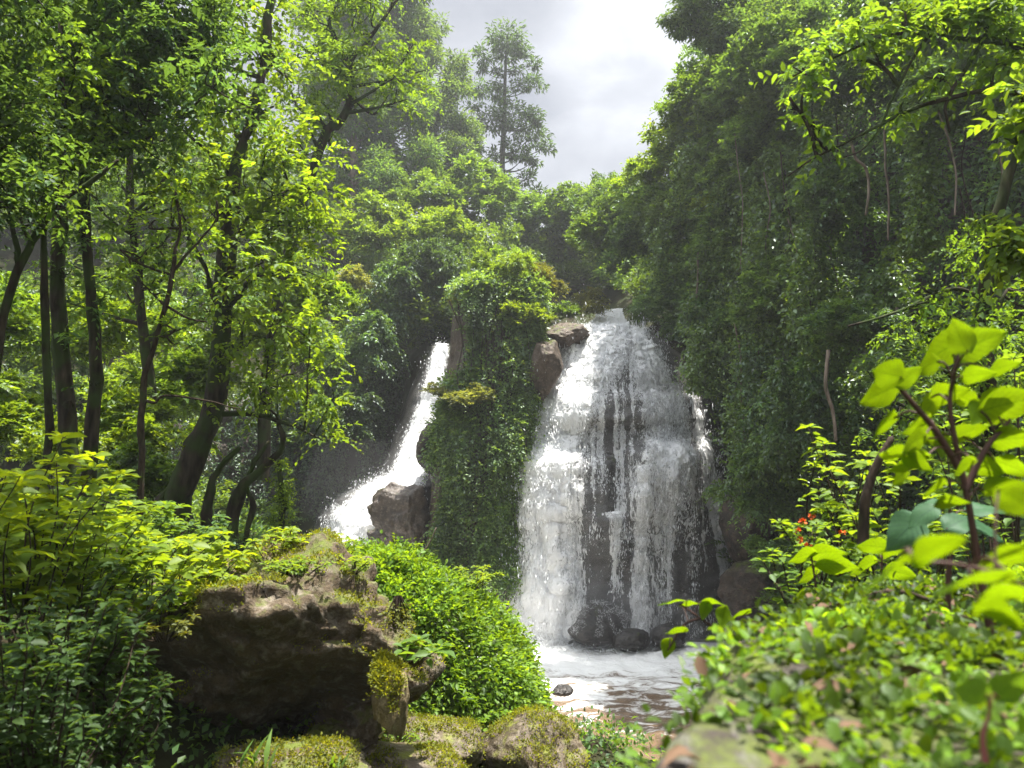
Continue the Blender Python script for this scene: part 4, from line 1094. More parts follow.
# ================================================================ the near left bank: trees
def px_path(pts, Yd, n=26):
    return spline([P(*(q if len(q) == 3 else (q[0], q[1], Yd))) for q in pts], n)
def near_tree(name, label, Yd, stems, lobes, leaf, col, seed, K=12, nsp=46, ratio=.55, kind='diamond', droop=.35, up=.75, warm=.2, bark=None, rough=.05, ln=(.22, .55), bare=0, depth=1.0, loose=.3, cat='tree', matl=None, root_at=None):
    """stems: (picture path, first radius, last radius); lobes: (px, py, radius px[, depth offset]) filled with leafy twigs on limbs that leave the nearest stem"""
    rng = np.random.default_rng(seed); k = Yd / FPX
    tubes = []
    for path, ra, rb in stems:
        t = px_path(path, Yd); tubes.append((t, np.linspace(ra, rb, len(t))))
    base = tubes[0][0][0].copy() if root_at is None else np.array(root_at)
    root = thing(name, label, cat, loc=base)
    allp = np.concatenate([t for t, r in tubes]); allr = np.concatenate([r for t, r in tubes])
    limbs = []; LS = Leaves()
    for lb in lobes:
        a, b, rp = lb[:3]; dz = lb[3] if len(lb) == 4 else rng.normal(0, depth * .5)
        c = P(a, b, Yd + dz) if len(lb) < 5 else np.array(lb[:3]); R = rp * k if len(lb) < 5 else lb[4]
        rp = R / k
        d = np.linalg.norm(allp - (c - np.array((0, 0, R * .8))), axis=1) + np.where(allp[:, 2] > c[2], 2.0, 0)
        i = int(np.argmin(d)); s = allp[i]
        mid = s * .45 + c * .55 + rng.normal(size=3) * R * .22 - np.array((0, 0, .1 * R))
        limb = spline([s, mid, c], 10)
        limbs.append((limb, np.linspace(max(min(allr[i] * .5, .05), .014), .010, 10)))
        n = max(6, int(nsp * (rp / 50.0) ** 2))
        m = max(3, n // 9)
        sub = []
        for q in range(m):
            e = c + rdir(1, rng)[0] * R * rng.uniform(.55, 1.05) * np.array((1, 1, .8))
            st = limb[rng.integers(4, 10)]
            tw = spline([st, (st + e) / 2 + rng.normal(size=3) * R * .13, e], 7)
            limbs.append((tw, np.linspace(.011, .004, 7))); sub.append(tw)
        sub = np.concatenate(sub)
        pp = sub[rng.integers(0, len(sub), n)] + rng.normal(size=(n, 3)) * R * .16
        extra = c + rdir(n // 2, rng) * (R * rng.uniform(.3, 1.0, n // 2) ** .5)[:, None] * np.array((1, 1, .8))
        pp = np.concatenate([pp, extra])
        g = fbm(pp * 1.7, 3, seed)
        pp, g = pp[g > -loose], g[g > -loose]
        o = norm(pp - c)
        dd = norm(o * .5 + rng.normal(size=pp.shape) * .6 + np.array((0, 0, .05)))
        L2 = rng.uniform(*ln, len(pp))
        spray_leaves(LS, pp, dd, L2, K, leaf, ratio, rng, np.clip(1 + .3 * g, .6, 1.5), warm, droop, up)
    inv = __import__('mathutils').Matrix.Translation(-Vector(base))
    put('trunk', tube_mesh('trunk', [(t - base, r) for t, r in tubes + limbs], 8, rough, seed), bark or M_BARK, root)
    if limbs:
        me = LS.mesh('crown', kind); me.transform(inv)
        put('crown', me, matl or M_LEAF, root, color=col)
    return root

G = lambda seed, x0, x1, y0, y1, n, r0, r1: [(a, b, r) for a, b, r in rand_puffs(x0, x1, y0, y1, n, r0, r1, seed)]
near_tree('tree', 'tall dark trunked tree nearest the left edge with thick straight mossy stem', 9.6, [([(72, 540), (68, 420), (58, 300), (62, 180), (66, 70), (52, -60)], .108, .06), ([(63, 150), (80, 60), (112, -20)], .06, .03), ([(60, 110), (30, 60), (-20, 30)], .05, .02)],
          G(11, -40, 130, -90, 110, 26, 34, 62) + [(66, 330, 13, -.1), (62, 270, 13, -.1), (62, 215, 15, -.1), (70, 400, 12, -.1)], .10, IVY, 701, nsp=62)
near_tree('tree', 'second dark trunked tree just right of the thick straight stem, gently wavy', 8.8, [([(88, 540), (91, 440), (97, 350), (87, 255), (86, 170), (100, 90), (132, -20)], .085, .045), ([(88, 190), (112, 140), (150, 100), (180, 78)], .03, .014)],
          G(12, 90, 230, -70, 90, 18, 32, 56) + G(13, 60, 170, 60, 150, 7, 26, 40) + [(92, 300, 11, -.1), (94, 380, 12, -.1), (87, 230, 13, -.1)], .095, IVY, 702, nsp=58)
near_tree('thin_tree', 'thin wavy tree with bare stem left of the thick straight one', 8.2, [([(40, 520), (49, 410), (44, 310), (46, 220), (62, 130), (60, 20)], .045, .025)],
          G(14, 0, 110, 60, 190, 9, 28, 44), .085, FRESH, 703, nsp=36)
near_tree('thin_tree', 'slanting forked tree leaning in from the left edge of the picture', 7.4, [([(-14, 470), (2, 330), (22, 262), (48, 218), (80, 190), (118, 160)], .055, .018), ([(20, 265), (8, 215), (-10, 170)], .03, .014), ([(46, 220), (40, 160), (20, 100)], .022, .01)],
          G(15, -30, 60, 90, 215, 9, 26, 42), .08, MID, 704, nsp=34)
near_tree('mossy_tree', 'big leaning mossy tree with tangled roots and a bright broadleaf crown beside the gorge', 10.8,
          [([(186, 556), (178, 500), (196, 452), (214, 414), (221, 335), (227, 255), (236, 175), (258, 95), (272, 10), (280, -70)], .21, .04),
           ([(228, 558), (236, 500), (262, 468), (280, 448), (276, 420)], .11, .03), ([(206, 556), (210, 505), (216, 470), (240, 448)], .09, .03), ([(160, 552), (160, 505), (176, 482), (205, 440)], .12, .05),
           ([(246, 556), (252, 515), (250, 470), (268, 442)], .06, .02), ([(222, 320), (205, 270), (190, 235)], .06, .02), ([(229, 240), (262, 205), (290, 190)], .05, .02), ([(215, 415), (250, 415), (290, 425), (322, 440)], .045, .014)],
          [(238, 128, 44), (275, 105, 40), (300, 150, 46), (262, 180, 48), (318, 190, 40), (230, 205, 40), (292, 225, 44), (330, 225, 30), (215, 160, 36), (262, 262, 40), (305, 275, 40), (280, 318, 44), (312, 330, 36), (245, 320, 34), (300, 372, 42), (262, 372, 36), (322, 392, 30), (212, 405, 15), (220, 350, 16), (224, 300, 17), (229, 250, 18), (234, 205, 18), (205, 440, 15), (245, 60, 46), (210, 95, 46), (180, 60, 40), (290, 60, 34), (330, 432, 20), (170, 120, 36), (185, 180, 34), (200, 20, 50), (250, 5, 44)],
          .105, BRIGHT, 705, nsp=44, rough=.10, warm=.14, kind='leaf', ratio=.6, depth=1.4)
near_tree('thin_tree', 'slim pale forked tree in front of the mossy tree', 8.0, [([(142, 520), (140, 440), (142, 385), (156, 340), (168, 300), (173, 268), (180, 235), (176, 190)], .035, .014), ([(166, 305), (188, 318), (206, 322)], .014, .008), ([(173, 270), (196, 246), (222, 212)], .016, .007), ([(142, 400), (152, 402), (165, 395), (205, 400), (240, 408)], .018, .006)],
          [(150, 285, 22), (185, 225, 30), (150, 225, 24), (215, 200, 24), (175, 330, 18), (120, 250, 26)], .085, FRESH, 706, nsp=34, bark=M_TWIG, warm=.3)
near_tree('tree', 'tree with a dark curved bare limb against pale leaves left of the open sky', 15.5, [([(262, 480), (268, 380), (285, 270), (322, 140), (338, 125), (350, 100), (350, 72), (344, 55), (336, 40)], .13, .05), ([(349, 60), (368, 40), (388, 12), (410, -20)], .05, .025), ([(341, 52), (330, 20), (350, -20)], .05, .025), ([(350, 72), (372, 66), (395, 70)], .025, .012)],
          G(16, 290, 410, -60, 100, 24, 20, 34) + G(17, 300, 360, 90, 150, 6, 16, 26) + [(415, 40, 18), (425, 70, 14), (405, 100, 18)], .115, FRESH, 707, nsp=56, warm=.2, ln=(.3, .7))
near_tree('tree', 'leafy tree filling the background between the trunks and the bright crown', 14.0, [([(150, 505), (150, 400), (140, 300), (130, 180), (140, 40)], .12, .05)],
          G(18, 60, 230, 130, 310, 20, 26, 40) + G(19, -10, 210, -30, 130, 18, 28, 44), .11, MID, 708, nsp=60)
# bank side trees past the left edge of the frame
near_tree('tree', 'leafy tree standing past the left edge whose branches reach into the top left corner', 7.2, [([(-120, 540), (-110, 350), (-95, 200), (-70, 40)], .12, .06)],
          G(20, -110, 40, -80, 260, 16, 40, 66) + [(-2.4, 3.6, 9.3, 0, .8), (-1.6, 3.4, 9.6, 0, .8), (-2.9, 4.4, 9.4, 0, .8), (-1.2, 4.2, 9.8, 0, .7), (-3.2, 3.2, 9.5, 0, .8), (-2.2, 2.8, 9.2, 0, .7), (-2.0, 4.6, 9.9, 0, .7)], .085, DARK, 709, nsp=60)  # overhead lobes out of view, added to shade the bottom left shrubs

for (lb, a, b, yd, r, pr, col) in [('bright bush on the far edge of the left bank behind the thin wavy trees', 28, 425, 13.0, 1.15, BP[0], BRIGHT), ('lime bush between the thick straight trunk and the wavy trunk, low down', 78, 450, 12.4, .9, BP[1], LIME),
        ('rounded leafy bush right of the two dark trunks at the bank edge', 122, 440, 13.2, 1.1, BP[2], BRIGHT), ('fresh green bush under the slim forked tree', 150, 480, 11.6, .75, BP[3], FRESH), ('taller green bush further back left of the mossy leaning trunk', 178, 385, 15.5, 1.3, BP[0], FRESH),
        ('light green bush high behind the slim forked tree', 130, 330, 17.0, 1.5, BP[1], BRIGHT), ('pale bush behind the slanting tree at the left edge', 8, 330, 16.0, 1.4, BP[2], FRESH), ('bright bush between the dark trunks well behind the bank', 70, 340, 18.0, 1.5, BP[3], BRIGHT), ('green bush behind the crown of the mossy tree', 300, 300, 17.0, 1.2, BP[1], FRESH),
        ('yellow green bush right of the mossy trunk above the gorge', 265, 340, 16.0, 1.0, BP[2], BRIGHT)]:
    bush(lb, a, b, yd, r, pr, col)

# leafy stems and shrubs
def stem_shrub(name, label, px, py, Yd, h, spread, nst, leaf, nlv, col, seed, kind='leaf', ratio=.62, warm=.25, top=.35, matl=None, cat='shrub', group=None, rosette=7, droop=.1, lean=(0, 0), stem_r=.006, Zdrop=0.0):
    rng = np.random.default_rng(seed)
    base = P(px, py, Yd); base[2] -= Zdrop
    root = thing(name, label, cat, loc=base, group=group)
    LS = Leaves(); tubes = []
    for s in range(nst):
        a = rng.uniform(0, 2 * np.pi); rr = spread * math.sqrt(rng.uniform(.05, 1)); hh = h * rng.uniform(.55, 1.05) * (1 - .25 * rr / max(spread, .01))
        b0 = np.array((math.cos(a) * rr * .25, math.sin(a) * rr * .25, 0)); e = np.array((math.cos(a) * rr + lean[0], math.sin(a) * rr + lean[1], hh))
        m = b0 * .55 + e * .45 + np.array((0, 0, hh * .12)) + rng.normal(size=3) * .06 * h
        pts = spline([b0, m, e], 12); tubes.append((pts, np.linspace(stem_r, stem_r * .4, 12)))
        t = rng.uniform(top, 1, nlv); i = (t * 11).astype(int).clip(0, 10); p = pts[i] + (pts[i + 1] - pts[i]) * (t * 11 - i)[:, None]
        an = rng.uniform(0, 6.283, nlv); d = norm(np.stack([np.cos(an), np.sin(an), rng.normal(.12, .25, nlv) - droop], -1))
        nn = norm(np.array((0, 0, 1.0)) + rng.normal(size=(nlv, 3)) * .3)
        p = p + d * leaf * .25
        LS.add(p, d, nn, leaf * np.clip(rng.normal(.85, .2, nlv), .4, 1.4), leaf * ratio * np.clip(rng.normal(.85, .15, nlv), .4, 1.3), np.clip(rng.normal(1, .15, nlv), .6, 1.5), np.clip(rng.normal(warm, .15, nlv), 0, 1))
        if rosette:
            an = np.arange(rosette) * 2.4 + rng.uniform(0, 6); d = norm(np.stack([np.cos(an), np.sin(an), np.linspace(-.1, .7, rosette)], -1))
            nn = norm(np.array((0, 0, 1.0)) + rng.normal(size=(rosette, 3)) * .25)
            ll = leaf * np.linspace(1.1, .5, rosette)
            LS.add(pts[-1] + d * .01, d, nn, ll, ll * ratio, np.full(rosette, 1.1), np.clip(rng.normal(warm + .15, .15, rosette), 0, 1))
    put('stems', tube_mesh('stems', tubes, 5), M_TWIG, root)
    put('foliage', LS.mesh('foliage', kind), matl or M_LEAF, root, color=col)
    return root

LEFT = [('shrub at the far left edge with large bright heart shaped leaves', 12, 640, 4.0, 1.25, .55, 16, .105, 16, LIME), ('tall bright leafy shrub in front of the two dark trunks', 78, 640, 4.6, 1.05, .6, 18, .10, 16, BRIGHT),
        ('yellow green shrub spreading towards the overhanging boulder', 150, 628, 5.4, .85, .55, 18, .10, 15, LIME), ('low sunlit shrub left of the boulder top', 196, 610, 6.2, .62, .45, 14, .095, 14, LIME),
        ('bright shrub between the far left shrub and the tall one, with broad leaves', 40, 590, 5.2, 1.1, .6, 18, .11, 14, LIME), ('leafy shrub at the foot of the slim forked tree', 125, 580, 7.0, .95, .6, 18, .10, 15, FRESH),
        ('small leafed green shrub under the thin wavy trees', 50, 560, 7.6, 1.2, .8, 22, .09, 18, FRESH), ('dim green shrub beside the roots of the mossy tree', 165, 560, 8.6, .75, .6, 16, .09, 14, MID)]
for k, (lb, a, b, yd, h, sp, ns, lf_, nl, col) in enumerate(LEFT):
    stem_shrub('shrub', lb, a, b, yd, h * .86, sp * 1.1, ns + 4, lf_ * 1.12, int(nl * 1.5), col, 800 + k, top=.2)
stem_shrub('shrub', 'shaded small leafed shrub filling the bottom left corner', 40, 800, 3.3, .9, .5, 30, .055, 60, (.036, .072, .018), 820, warm=.1, rosette=5, top=.15)  # leaf colour of these three shrubs darkened to stand in for canopy shade
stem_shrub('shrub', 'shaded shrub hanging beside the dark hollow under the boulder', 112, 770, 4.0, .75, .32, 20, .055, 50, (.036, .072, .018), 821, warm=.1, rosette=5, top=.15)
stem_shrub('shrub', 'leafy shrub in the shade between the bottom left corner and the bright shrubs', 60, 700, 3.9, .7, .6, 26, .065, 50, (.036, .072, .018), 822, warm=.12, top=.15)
# plants on top of the overhanging boulder
stem_shrub('boulder_plant', 'dense bright plant with layered leaves growing on top of the overhanging boulder', 278, 582, 6.5, .5, .3, 22, .075, 14, LIME, 830, ratio=.6)
stem_shrub('boulder_plant', 'smaller bright plant right of the layered one on the boulder top', 325, 576, 6.8, .38, .26, 14, .07, 12, LIME, 831)
stem_shrub('boulder_plant', 'thin bright sprig at the left end of the boulder top', 225, 590, 6.3, .28, .25, 9, .07, 9, LIME, 832)
stem_shrub('boulder_plant', 'leafy sprig dangling over the dark face of the boulder', 262, 590, 5.35, -.32, .12, 8, .035, 16, MID, 833, rosette=4)
stem_shrub('boulder_plant', 'pale broad leafed sprig sticking out from the right end of the boulder', 402, 664, 6.0, .22, .16, 5, .14, 4, FRESH, 834, ratio=.5, lean=(.14, -.05))
for k, (lb, a, b, yd, h, sp, col) in enumerate([('low mossy herb on the boulder crest between layered plant and right end', 352, 574, 6.2, .16, .2, LIME), ('creeping plant over the upper left shoulder of the overhanging boulder', 196, 612, 5.6, .2, .3, FRESH),
        ('trailing plant hanging down from the right end of the boulder top', 398, 596, 5.6, -.25, .1, OLIVE), ('dry brownish herb at the left end of the boulder above the dark hollow', 165, 640, 5.2, .18, .3, OLIVE), ('short bright herb in front of the layered plant on the boulder', 300, 576, 5.7, .14, .25, BRIGHT)]):
    stem_shrub('boulder_plant', lb, a, b, yd, h, sp, 18, .045, 14, col, 1050 + k, rosette=5)
# ivy column on a dead stem in front of the side waterfall
near_tree('ivy_post', 'narrow bright ivy covered stump standing in front of the grey gorge water', 10.5, [([(282, 530), (281, 500), (279, 462)], .05, .03)], [(281, 518, 11, 0), (280, 500, 11, 0), (280, 482, 10, 0), (279, 466, 7, 0)], .05, BRIGHT, 840, nsp=900, K=7, ln=(.08, .2), loose=1)

# leafy creeper over the round boulder
def creeper():
    rng = np.random.default_rng(851); n = 13000
    d = rdir(n, rng); d = d[(d[:, 2] > -.55) & (d[:, 1] < .7)]
    p = MOUND_C + mound_shape(d) * MOUND_R
    g = fbm(p * 1.7, 4, 852)
    p = p + d * (.42 * fbm(p * 1.0, 3, 857))[:, None]
    dark = (d[:, 0] < -.55) & (d[:, 1] < -.2) & (d[:, 2] < .35)
    p = p + d * (.05 + .16 * np.clip(.4 + 1.4 * g, 0, 1.4) * rng.uniform(.2, 1, len(d)))[:, None]
    keep = (g > -.55) & ~(dark & (g < .25))
    p, d, g = p[keep], d[keep], g[keep]
    LS = Leaves()
    leaf_clusters(LS, p, d, 9, .06, .052, .62, .8, .2, rng, tint=np.clip(1 + .3 * g, .6, 1.4), warm=.3, flat=.9)
    k = rng.choice(len(p), 1100); dd = norm(d[k] + rng.normal(size=(1100, 3)) * .45 + np.array((0, 0, .5)))
    spray_leaves(LS, p[k], dd, rng.uniform(.08, .26, 1100), 9, .055, .6, rng, 1.1, .35, .2, .8)
    k = rng.choice(len(p), 260); dd = norm(d[k] + rng.normal(size=(260, 3)) * .5 + np.array((0, 0, .7)))
    spray_leaves(LS, p[k], dd, rng.uniform(.12, .36, 260), 9, .09, .55, rng, 1.05, .2, .3, .8)
    return LS
cr = thing('creeper', 'carpet of small bright green leaves draped over the round boulder by the pool', 'creeper', loc=tuple(MOUND_C - np.array((0, 0, 1.1))))
child('foliage', creeper().mesh('foliage', 'leaf'), M_LEAF, cr, color=(.095, .18, .018))
for k, (lb, a, b, yd, h) in enumerate([('fresh green plants tufting the crest of the leafy mound', 400, 572, 8.6, .34), ('bright tuft on the back slope of the leafy mound next to the boulder', 372, 574, 8.0, .3), ('yellow green plant low on the right shoulder of the leafy mound', 470, 590, 8.6, .26)]):
    stem_shrub('mound_plant', lb, a, b, yd, h, .38, 20, .06, 12, LIME if k == 2 else BRIGHT, 860 + k)
stem_shrub('shrub', 'low clover like plant on the tan stones below the leafy mound', 390, 758, 6.4, .2, .42, 30, .045, 9, BRIGHT, 870, rosette=5)
stem_shrub('shrub', 'small bright plant between the tan stone and the leafy mound', 440, 722, 7.4, .18, .3, 18, .045, 8, FRESH, 871, rosette=5)
def grass_blades(label, px, py, Yd, n, L, seed, col, name='grass_tuft', w=.05, spread=.05, bend=.5):
    rng = np.random.default_rng(seed); b = P(px, py, Yd); LS = Leaves()
    an = rng.uniform(0, 6.283, n); d = norm(np.stack([np.cos(an) * bend, np.sin(an) * bend, rng.uniform(.5, 1.2, n)], -1))
    p = np.stack([rng.normal(0, spread, n), rng.normal(0, spread, n), np.zeros(n)], -1)
    nn = norm(np.stack([-np.cos(an), -np.sin(an), np.full(n, .6)], -1)); ll = L * rng.uniform(.6, 1.1, n)
    LS.add(p, d, nn, ll, ll * w * 2)
    return tag(put(name, LS.mesh(name, 'blade'), M_LEAF, loc=b, color=col), label, 'grass')
grass_blades('few broad grass blades on the mossy stone under the boulder', 255, 768, 5.0, 7, .24, 880, FRESH, w=.07)
grass_blades('grass blades at the foot of the boulder left of the tan stones', 335, 772, 5.2, 8, .2, 881, FRESH, w=.06)

# leaf litter and low herbs over the near bank (uncountable)
def undergrowth():
    rng = np.random.default_rng(901); n = 15000
    x = rng.uniform(-12, 5.5, n); y = rng.uniform(1.5, 14, n)
    z = height(x, y)
    g = fbm(np.stack([x, y, 0 * x], -1) * .8, 3, 903)
    keep = (z > 1.0) & (g > -.35) & (np.abs(x) < .8 * y + 1.5)
    p = np.stack([x, y, z + .03 + .22 * np.clip(g + .3, 0, 1) * rng.uniform(0, 1, n)], -1)[keep]
    LS = Leaves(); o = np.tile(np.array((0, 0, 1.0)), (len(p), 1)) + rng.normal(size=p.shape) * .4
    leaf_clusters(LS, p, norm(o), 7, .09, .065, .6, .9, .1, rng, tint=np.clip(1 + .3 * g[keep], .5, 1.4), warm=.2)
    return LS
setting('undergrowth', undergrowth().mesh('undergrowth'), M_LEAF, 'stuff', 'low leafy undergrowth on the near banks').color = (*MID, 1)

def moss_on(objs, n, seed, zmin=.35, size=.02):
    rng = np.random.default_rng(seed); LS = Leaves()
    for o, k in objs:
        me = o.data; R3 = o.rotation_euler.to_matrix(); V = np.array([(R3 @ v.co)[:] for v in me.vertices]) + np.array(o.location)
        F = np.array([p.vertices[:] for p in me.polygons]); a, b, c = V[F[:, 0]], V[F[:, 1]], V[F[:, 2]]
        nn = np.cross(b - a, c - a); ar = np.linalg.norm(nn, axis=1); nz = nn / np.maximum(ar, 1e-9)[:, None]
        w = ar * (nz[:, 2] > zmin); f = rng.choice(len(F), int(n * k), p=w / w.sum())
        u, v = rng.random(len(f)), rng.random(len(f)); fl = u + v > 1; u[fl], v[fl] = 1 - u[fl], 1 - v[fl]
        p = a[f] + (b - a)[f] * u[:, None] + (c - a)[f] * v[:, None]
        g = fbm(p * 3.2, 4, seed + 2); kp = g > -.02
        p, q, g = p[kp], nz[f][kp], g[kp]
        p = p + q * (.035 * np.clip(g, 0, .6))[:, None]
        leaf_clusters(LS, p, q, 5, .014, size, .6, .5, -.2, rng, tint=np.clip(.9 + .8 * g, .5, 1.5), warm=.45, flat=.9)
    return LS
_b = {o['label']: o for o in bpy.data.objects if o.name.startswith('boulder') and o.type == 'MESH'}
mossy = [(o, 1.0 if 'huge' in l else .16) for l, o in _b.items() if any(w in l for w in ('huge', 'mossy rounded', 'ochre', 'tan stone', 'wet brown stone'))]
setting('moss', moss_on(mossy, 9000, 1101).mesh('moss'), M_LEAF, 'stuff', 'yellow green moss tufts on the boulder and the stones below it').color = (.105, .135, .015, 1)

# ================================================================ right foreground
def ledge_mesh():
    nx, ny = 130, 110
    xs = np.linspace(-.25, 3.6, nx); ys = np.linspace(.32, 3.1, ny); X, Y = np.meshgrid(xs, ys)
    edge = X - (-.02 + .54 * (Y - .75) - .03 * np.sin(Y * 5))
    top = 5.275 - .075 * (Y - .6) + .04 * np.clip(X - .9, 0, 3)
    zt = top + .07 * fbm(np.stack([X * 2.4, Y * 2.4, 0 * X], -1), 4, 911) + .02 * fbm(np.stack([X * 9, Y * 9, 0 * X], -1), 3, 915)
    zb = 4.0 + 0 * X
    k = sst(edge, -.34, .10) * sst(Y, 3.05, 2.5) * sst(Y, .33, .5)
    return np.stack([X, Y, zb * (1 - k) + zt * k], -1), X, Y, k, zt
LP, LX, LY, LK, LZ = ledge_mesh()
tag(put('ledge_rock', make_mesh('ledge_rock', LP.reshape(-1, 3), grid_faces(130, 110), True), M_GREYROCK), 'grey mossy rock ledge close in front at the bottom right, covered in tiny leaves', 'rock')
def ledge_cover():
    rng = np.random.default_rng(921); n = 11500
    x = rng.uniform(-.1, 3.2, n); y = rng.uniform(.5, 2.75, n)
    i = np.clip(((x + .25) / 3.85 * 129).astype(int), 0, 129); j = np.clip(((y - .32) / 2.78 * 109).astype(int), 0, 109)
    k = LK[j, i]; z = LP[j, i, 2]
    g = fbm(np.stack([x * 3, y * 3, 0 * x], -1), 3, 925)
    bare = (y + .35 * x < 1.02) & (x < .27)
    g2 = fbm(np.stack([x * 4, y * 6, 0 * x + 9], -1), 3, 927)
    keep = (k > .2) & (g > -.42) & (g2 > -.24) & ~bare
    p = np.stack([x, y, z + .008 + .05 * np.clip(g + .3, 0, 1.2) * rng.uniform(0, 1, n)], -1)[keep]
    LS = Leaves(); o = norm(np.tile(np.array((0, -.1, 1.0)), (len(p), 1)) + rng.normal(size=p.shape) * .5)
    leaf_clusters(LS, p, o, 6, .024, .021, .72, .9, .0, rng, tint=np.clip(.95 + 1.2 * fbm(np.stack([x, y, 0 * x], -1)[keep] * 4.5, 3, 929), .3, 1.7), warm=.3)
    return LS
setting('ground_cover', ledge_cover().mesh('ground_cover', 'leaf'), M_LEAF, 'stuff', 'tiny round leaved creepers carpeting the near rock ledge').color = (.074, .145, .013, 1)
def litter():
    rng = np.random.default_rng(931); n = 1100
    x = rng.uniform(0, 3.0, n); y = rng.uniform(.6, 2.6, n)
    i = np.clip(((x + .25) / 3.85 * 129).astype(int), 0, 129); j = np.clip(((y - .32) / 2.78 * 109).astype(int), 0, 109)
    keep = LK[j, i] > .6
    p = np.stack([x, y, LP[j, i, 2] + .012 + rng.uniform(0, .02, n)], -1)[keep]; m = len(p)
    LS = Leaves(); LS.add(p, norm(rng.normal(size=(m, 3)) * np.array((1, 1, .25))), norm(rng.normal(size=(m, 3)) * .35 + np.array((0, 0, 1.0))), rng.uniform(.02, .055, m), rng.uniform(.012, .03, m), rng.uniform(.5, 1.6, m), rng.uniform(0, 1, m))
    return LS
setting('leaf_litter', litter().mesh('leaf_litter', 'leaf'), plain('dead_leaf', (.10, .058, .032), .8), 'stuff', 'brown dead leaves lying on the near rock ledge')

def big_leaf_mesh(name, L, W, seed, droop=.22, fold=.18, serr=.10):
    rng = np.random.default_rng(seed); nt_, nw = 17, 9
    t = np.linspace(0, 1, nt_); v = np.linspace(-1, 1, nw)
    w = np.interp(t, [0, .04, .12, .25, .4, .55, .7, .84, .94, 1], [.06, .42, .80, 1.0, .97, .82, .6, .36, .15, .01])
    w = w * (1 + serr * (np.abs((t * 9) % 1 - .5) * 2 - .5))
    lobe = np.where(t < .1, -.07 * L * (1 - t / .1), 0)
    T, Vv = np.meshgrid(t, v, indexing='ij')
    x = T * L + lobe[:, None] * np.abs(Vv); y = Vv * w[:, None] * W / 2
    z = -droop * L * T ** 2 + fold * np.abs(y) * (1 - .3 * T) - .12 * np.abs(Vv) ** 2 * W * .5 + .03 * L * np.sin(T * 9 + Vv * 2 + rng.uniform(0, 6)) * np.abs(Vv)
    Vt = np.stack([x, y, z], -1).reshape(-1, 3)
    uv = np.stack([T, Vv * .5 + .5], -1).reshape(-1, 2)
    F = grid_faces(nw, nt_)
    return make_mesh(name, Vt, F, True, {'tint': ('FACE', np.full(len(F), rng.uniform(.9, 1.2))), 'warm': ('FACE', np.full(len(F), rng.uniform(0, .16)))}, uv=uv)
BIG = [big_leaf_mesh('leaf', 1.0, .72 + .06 * (k % 3), 930 + k, droop=.12 + .08 * (k % 3)) for k in range(6)]
DULL = [big_leaf_mesh('leaf', 1.0, .70 + .06 * (k % 3), 970 + k, droop=.2 + .08 * (k % 3)) for k in range(6)]
M_DULL = leaf_material('dull_broad_leaf', .25, .010, .5, veins=True)
from mathutils import Matrix
def big_plant(name, label, Yd, stem_paths, leaves, seed, col, stem_mat, cat='plant', r=.008, back=1.0, mat=None):
    """leaves: (px, py of leaf centre, length px, direction deg in the picture, facing 0 flat .. 1 towards the viewer[, depth offset])"""
    rng = np.random.default_rng(seed); k = Yd / FPX
    tubes = [(px_path(sp, Yd, 20), np.linspace(r, r * .45, 20)) for sp in stem_paths]
    base = tubes[0][0][0].copy()
    root = thing(name, label, cat, loc=base)
    allp = np.concatenate([t for t, q in tubes]); pet = []
    for q in leaves:
        px, py, lp, ang, fac = q[:5]; dy = q[5] if len(q) > 5 else rng.normal(0, .06)
        a = math.radians(ang); D = np.array((math.cos(a), rng.uniform(-.35, .15), math.sin(a))); D /= np.linalg.norm(D)
        L = lp * (Yd + dy) * .90 / FPX; fac = min(.95, fac + .18)
        N = np.array((rng.normal(.1, .15), back * (.75 * fac + rng.uniform(0, .1)), 1.05 - fac)); N = N - D * N.dot(D); N /= np.linalg.norm(N)
        Sv = np.cross(N, D)
        b = P(px, py, Yd + dy) - D * L * .5
        R = Matrix(((D[0], Sv[0], N[0]), (D[1], Sv[1], N[1]), (D[2], Sv[2], N[2]))).to_4x4()
        o = put('leaf', (BIG if mat is None else DULL)[int(rng.integers(6))], mat or M_BROAD, root, color=col)
        o.matrix_local = Matrix.Translation(Vector(b - base)) @ R @ Matrix.Scale(L, 4)
        i = int(np.argmin(np.linalg.norm(allp - (b - np.array((0, 0, .02))), axis=1)))
        s = allp[i]; pet.append((spline([s, (s + b) / 2 + np.array((0, 0, .012)), b + D * L * .03], 8), np.full(8, max(.0016, r * .28))))
    put('stem', tube_mesh('stem', [(t - base, q) for t, q in tubes + pet], 7), stem_mat, root)
    return root
M_STEM = plain('dark_red_stem', (.05, .022, .016), .6)
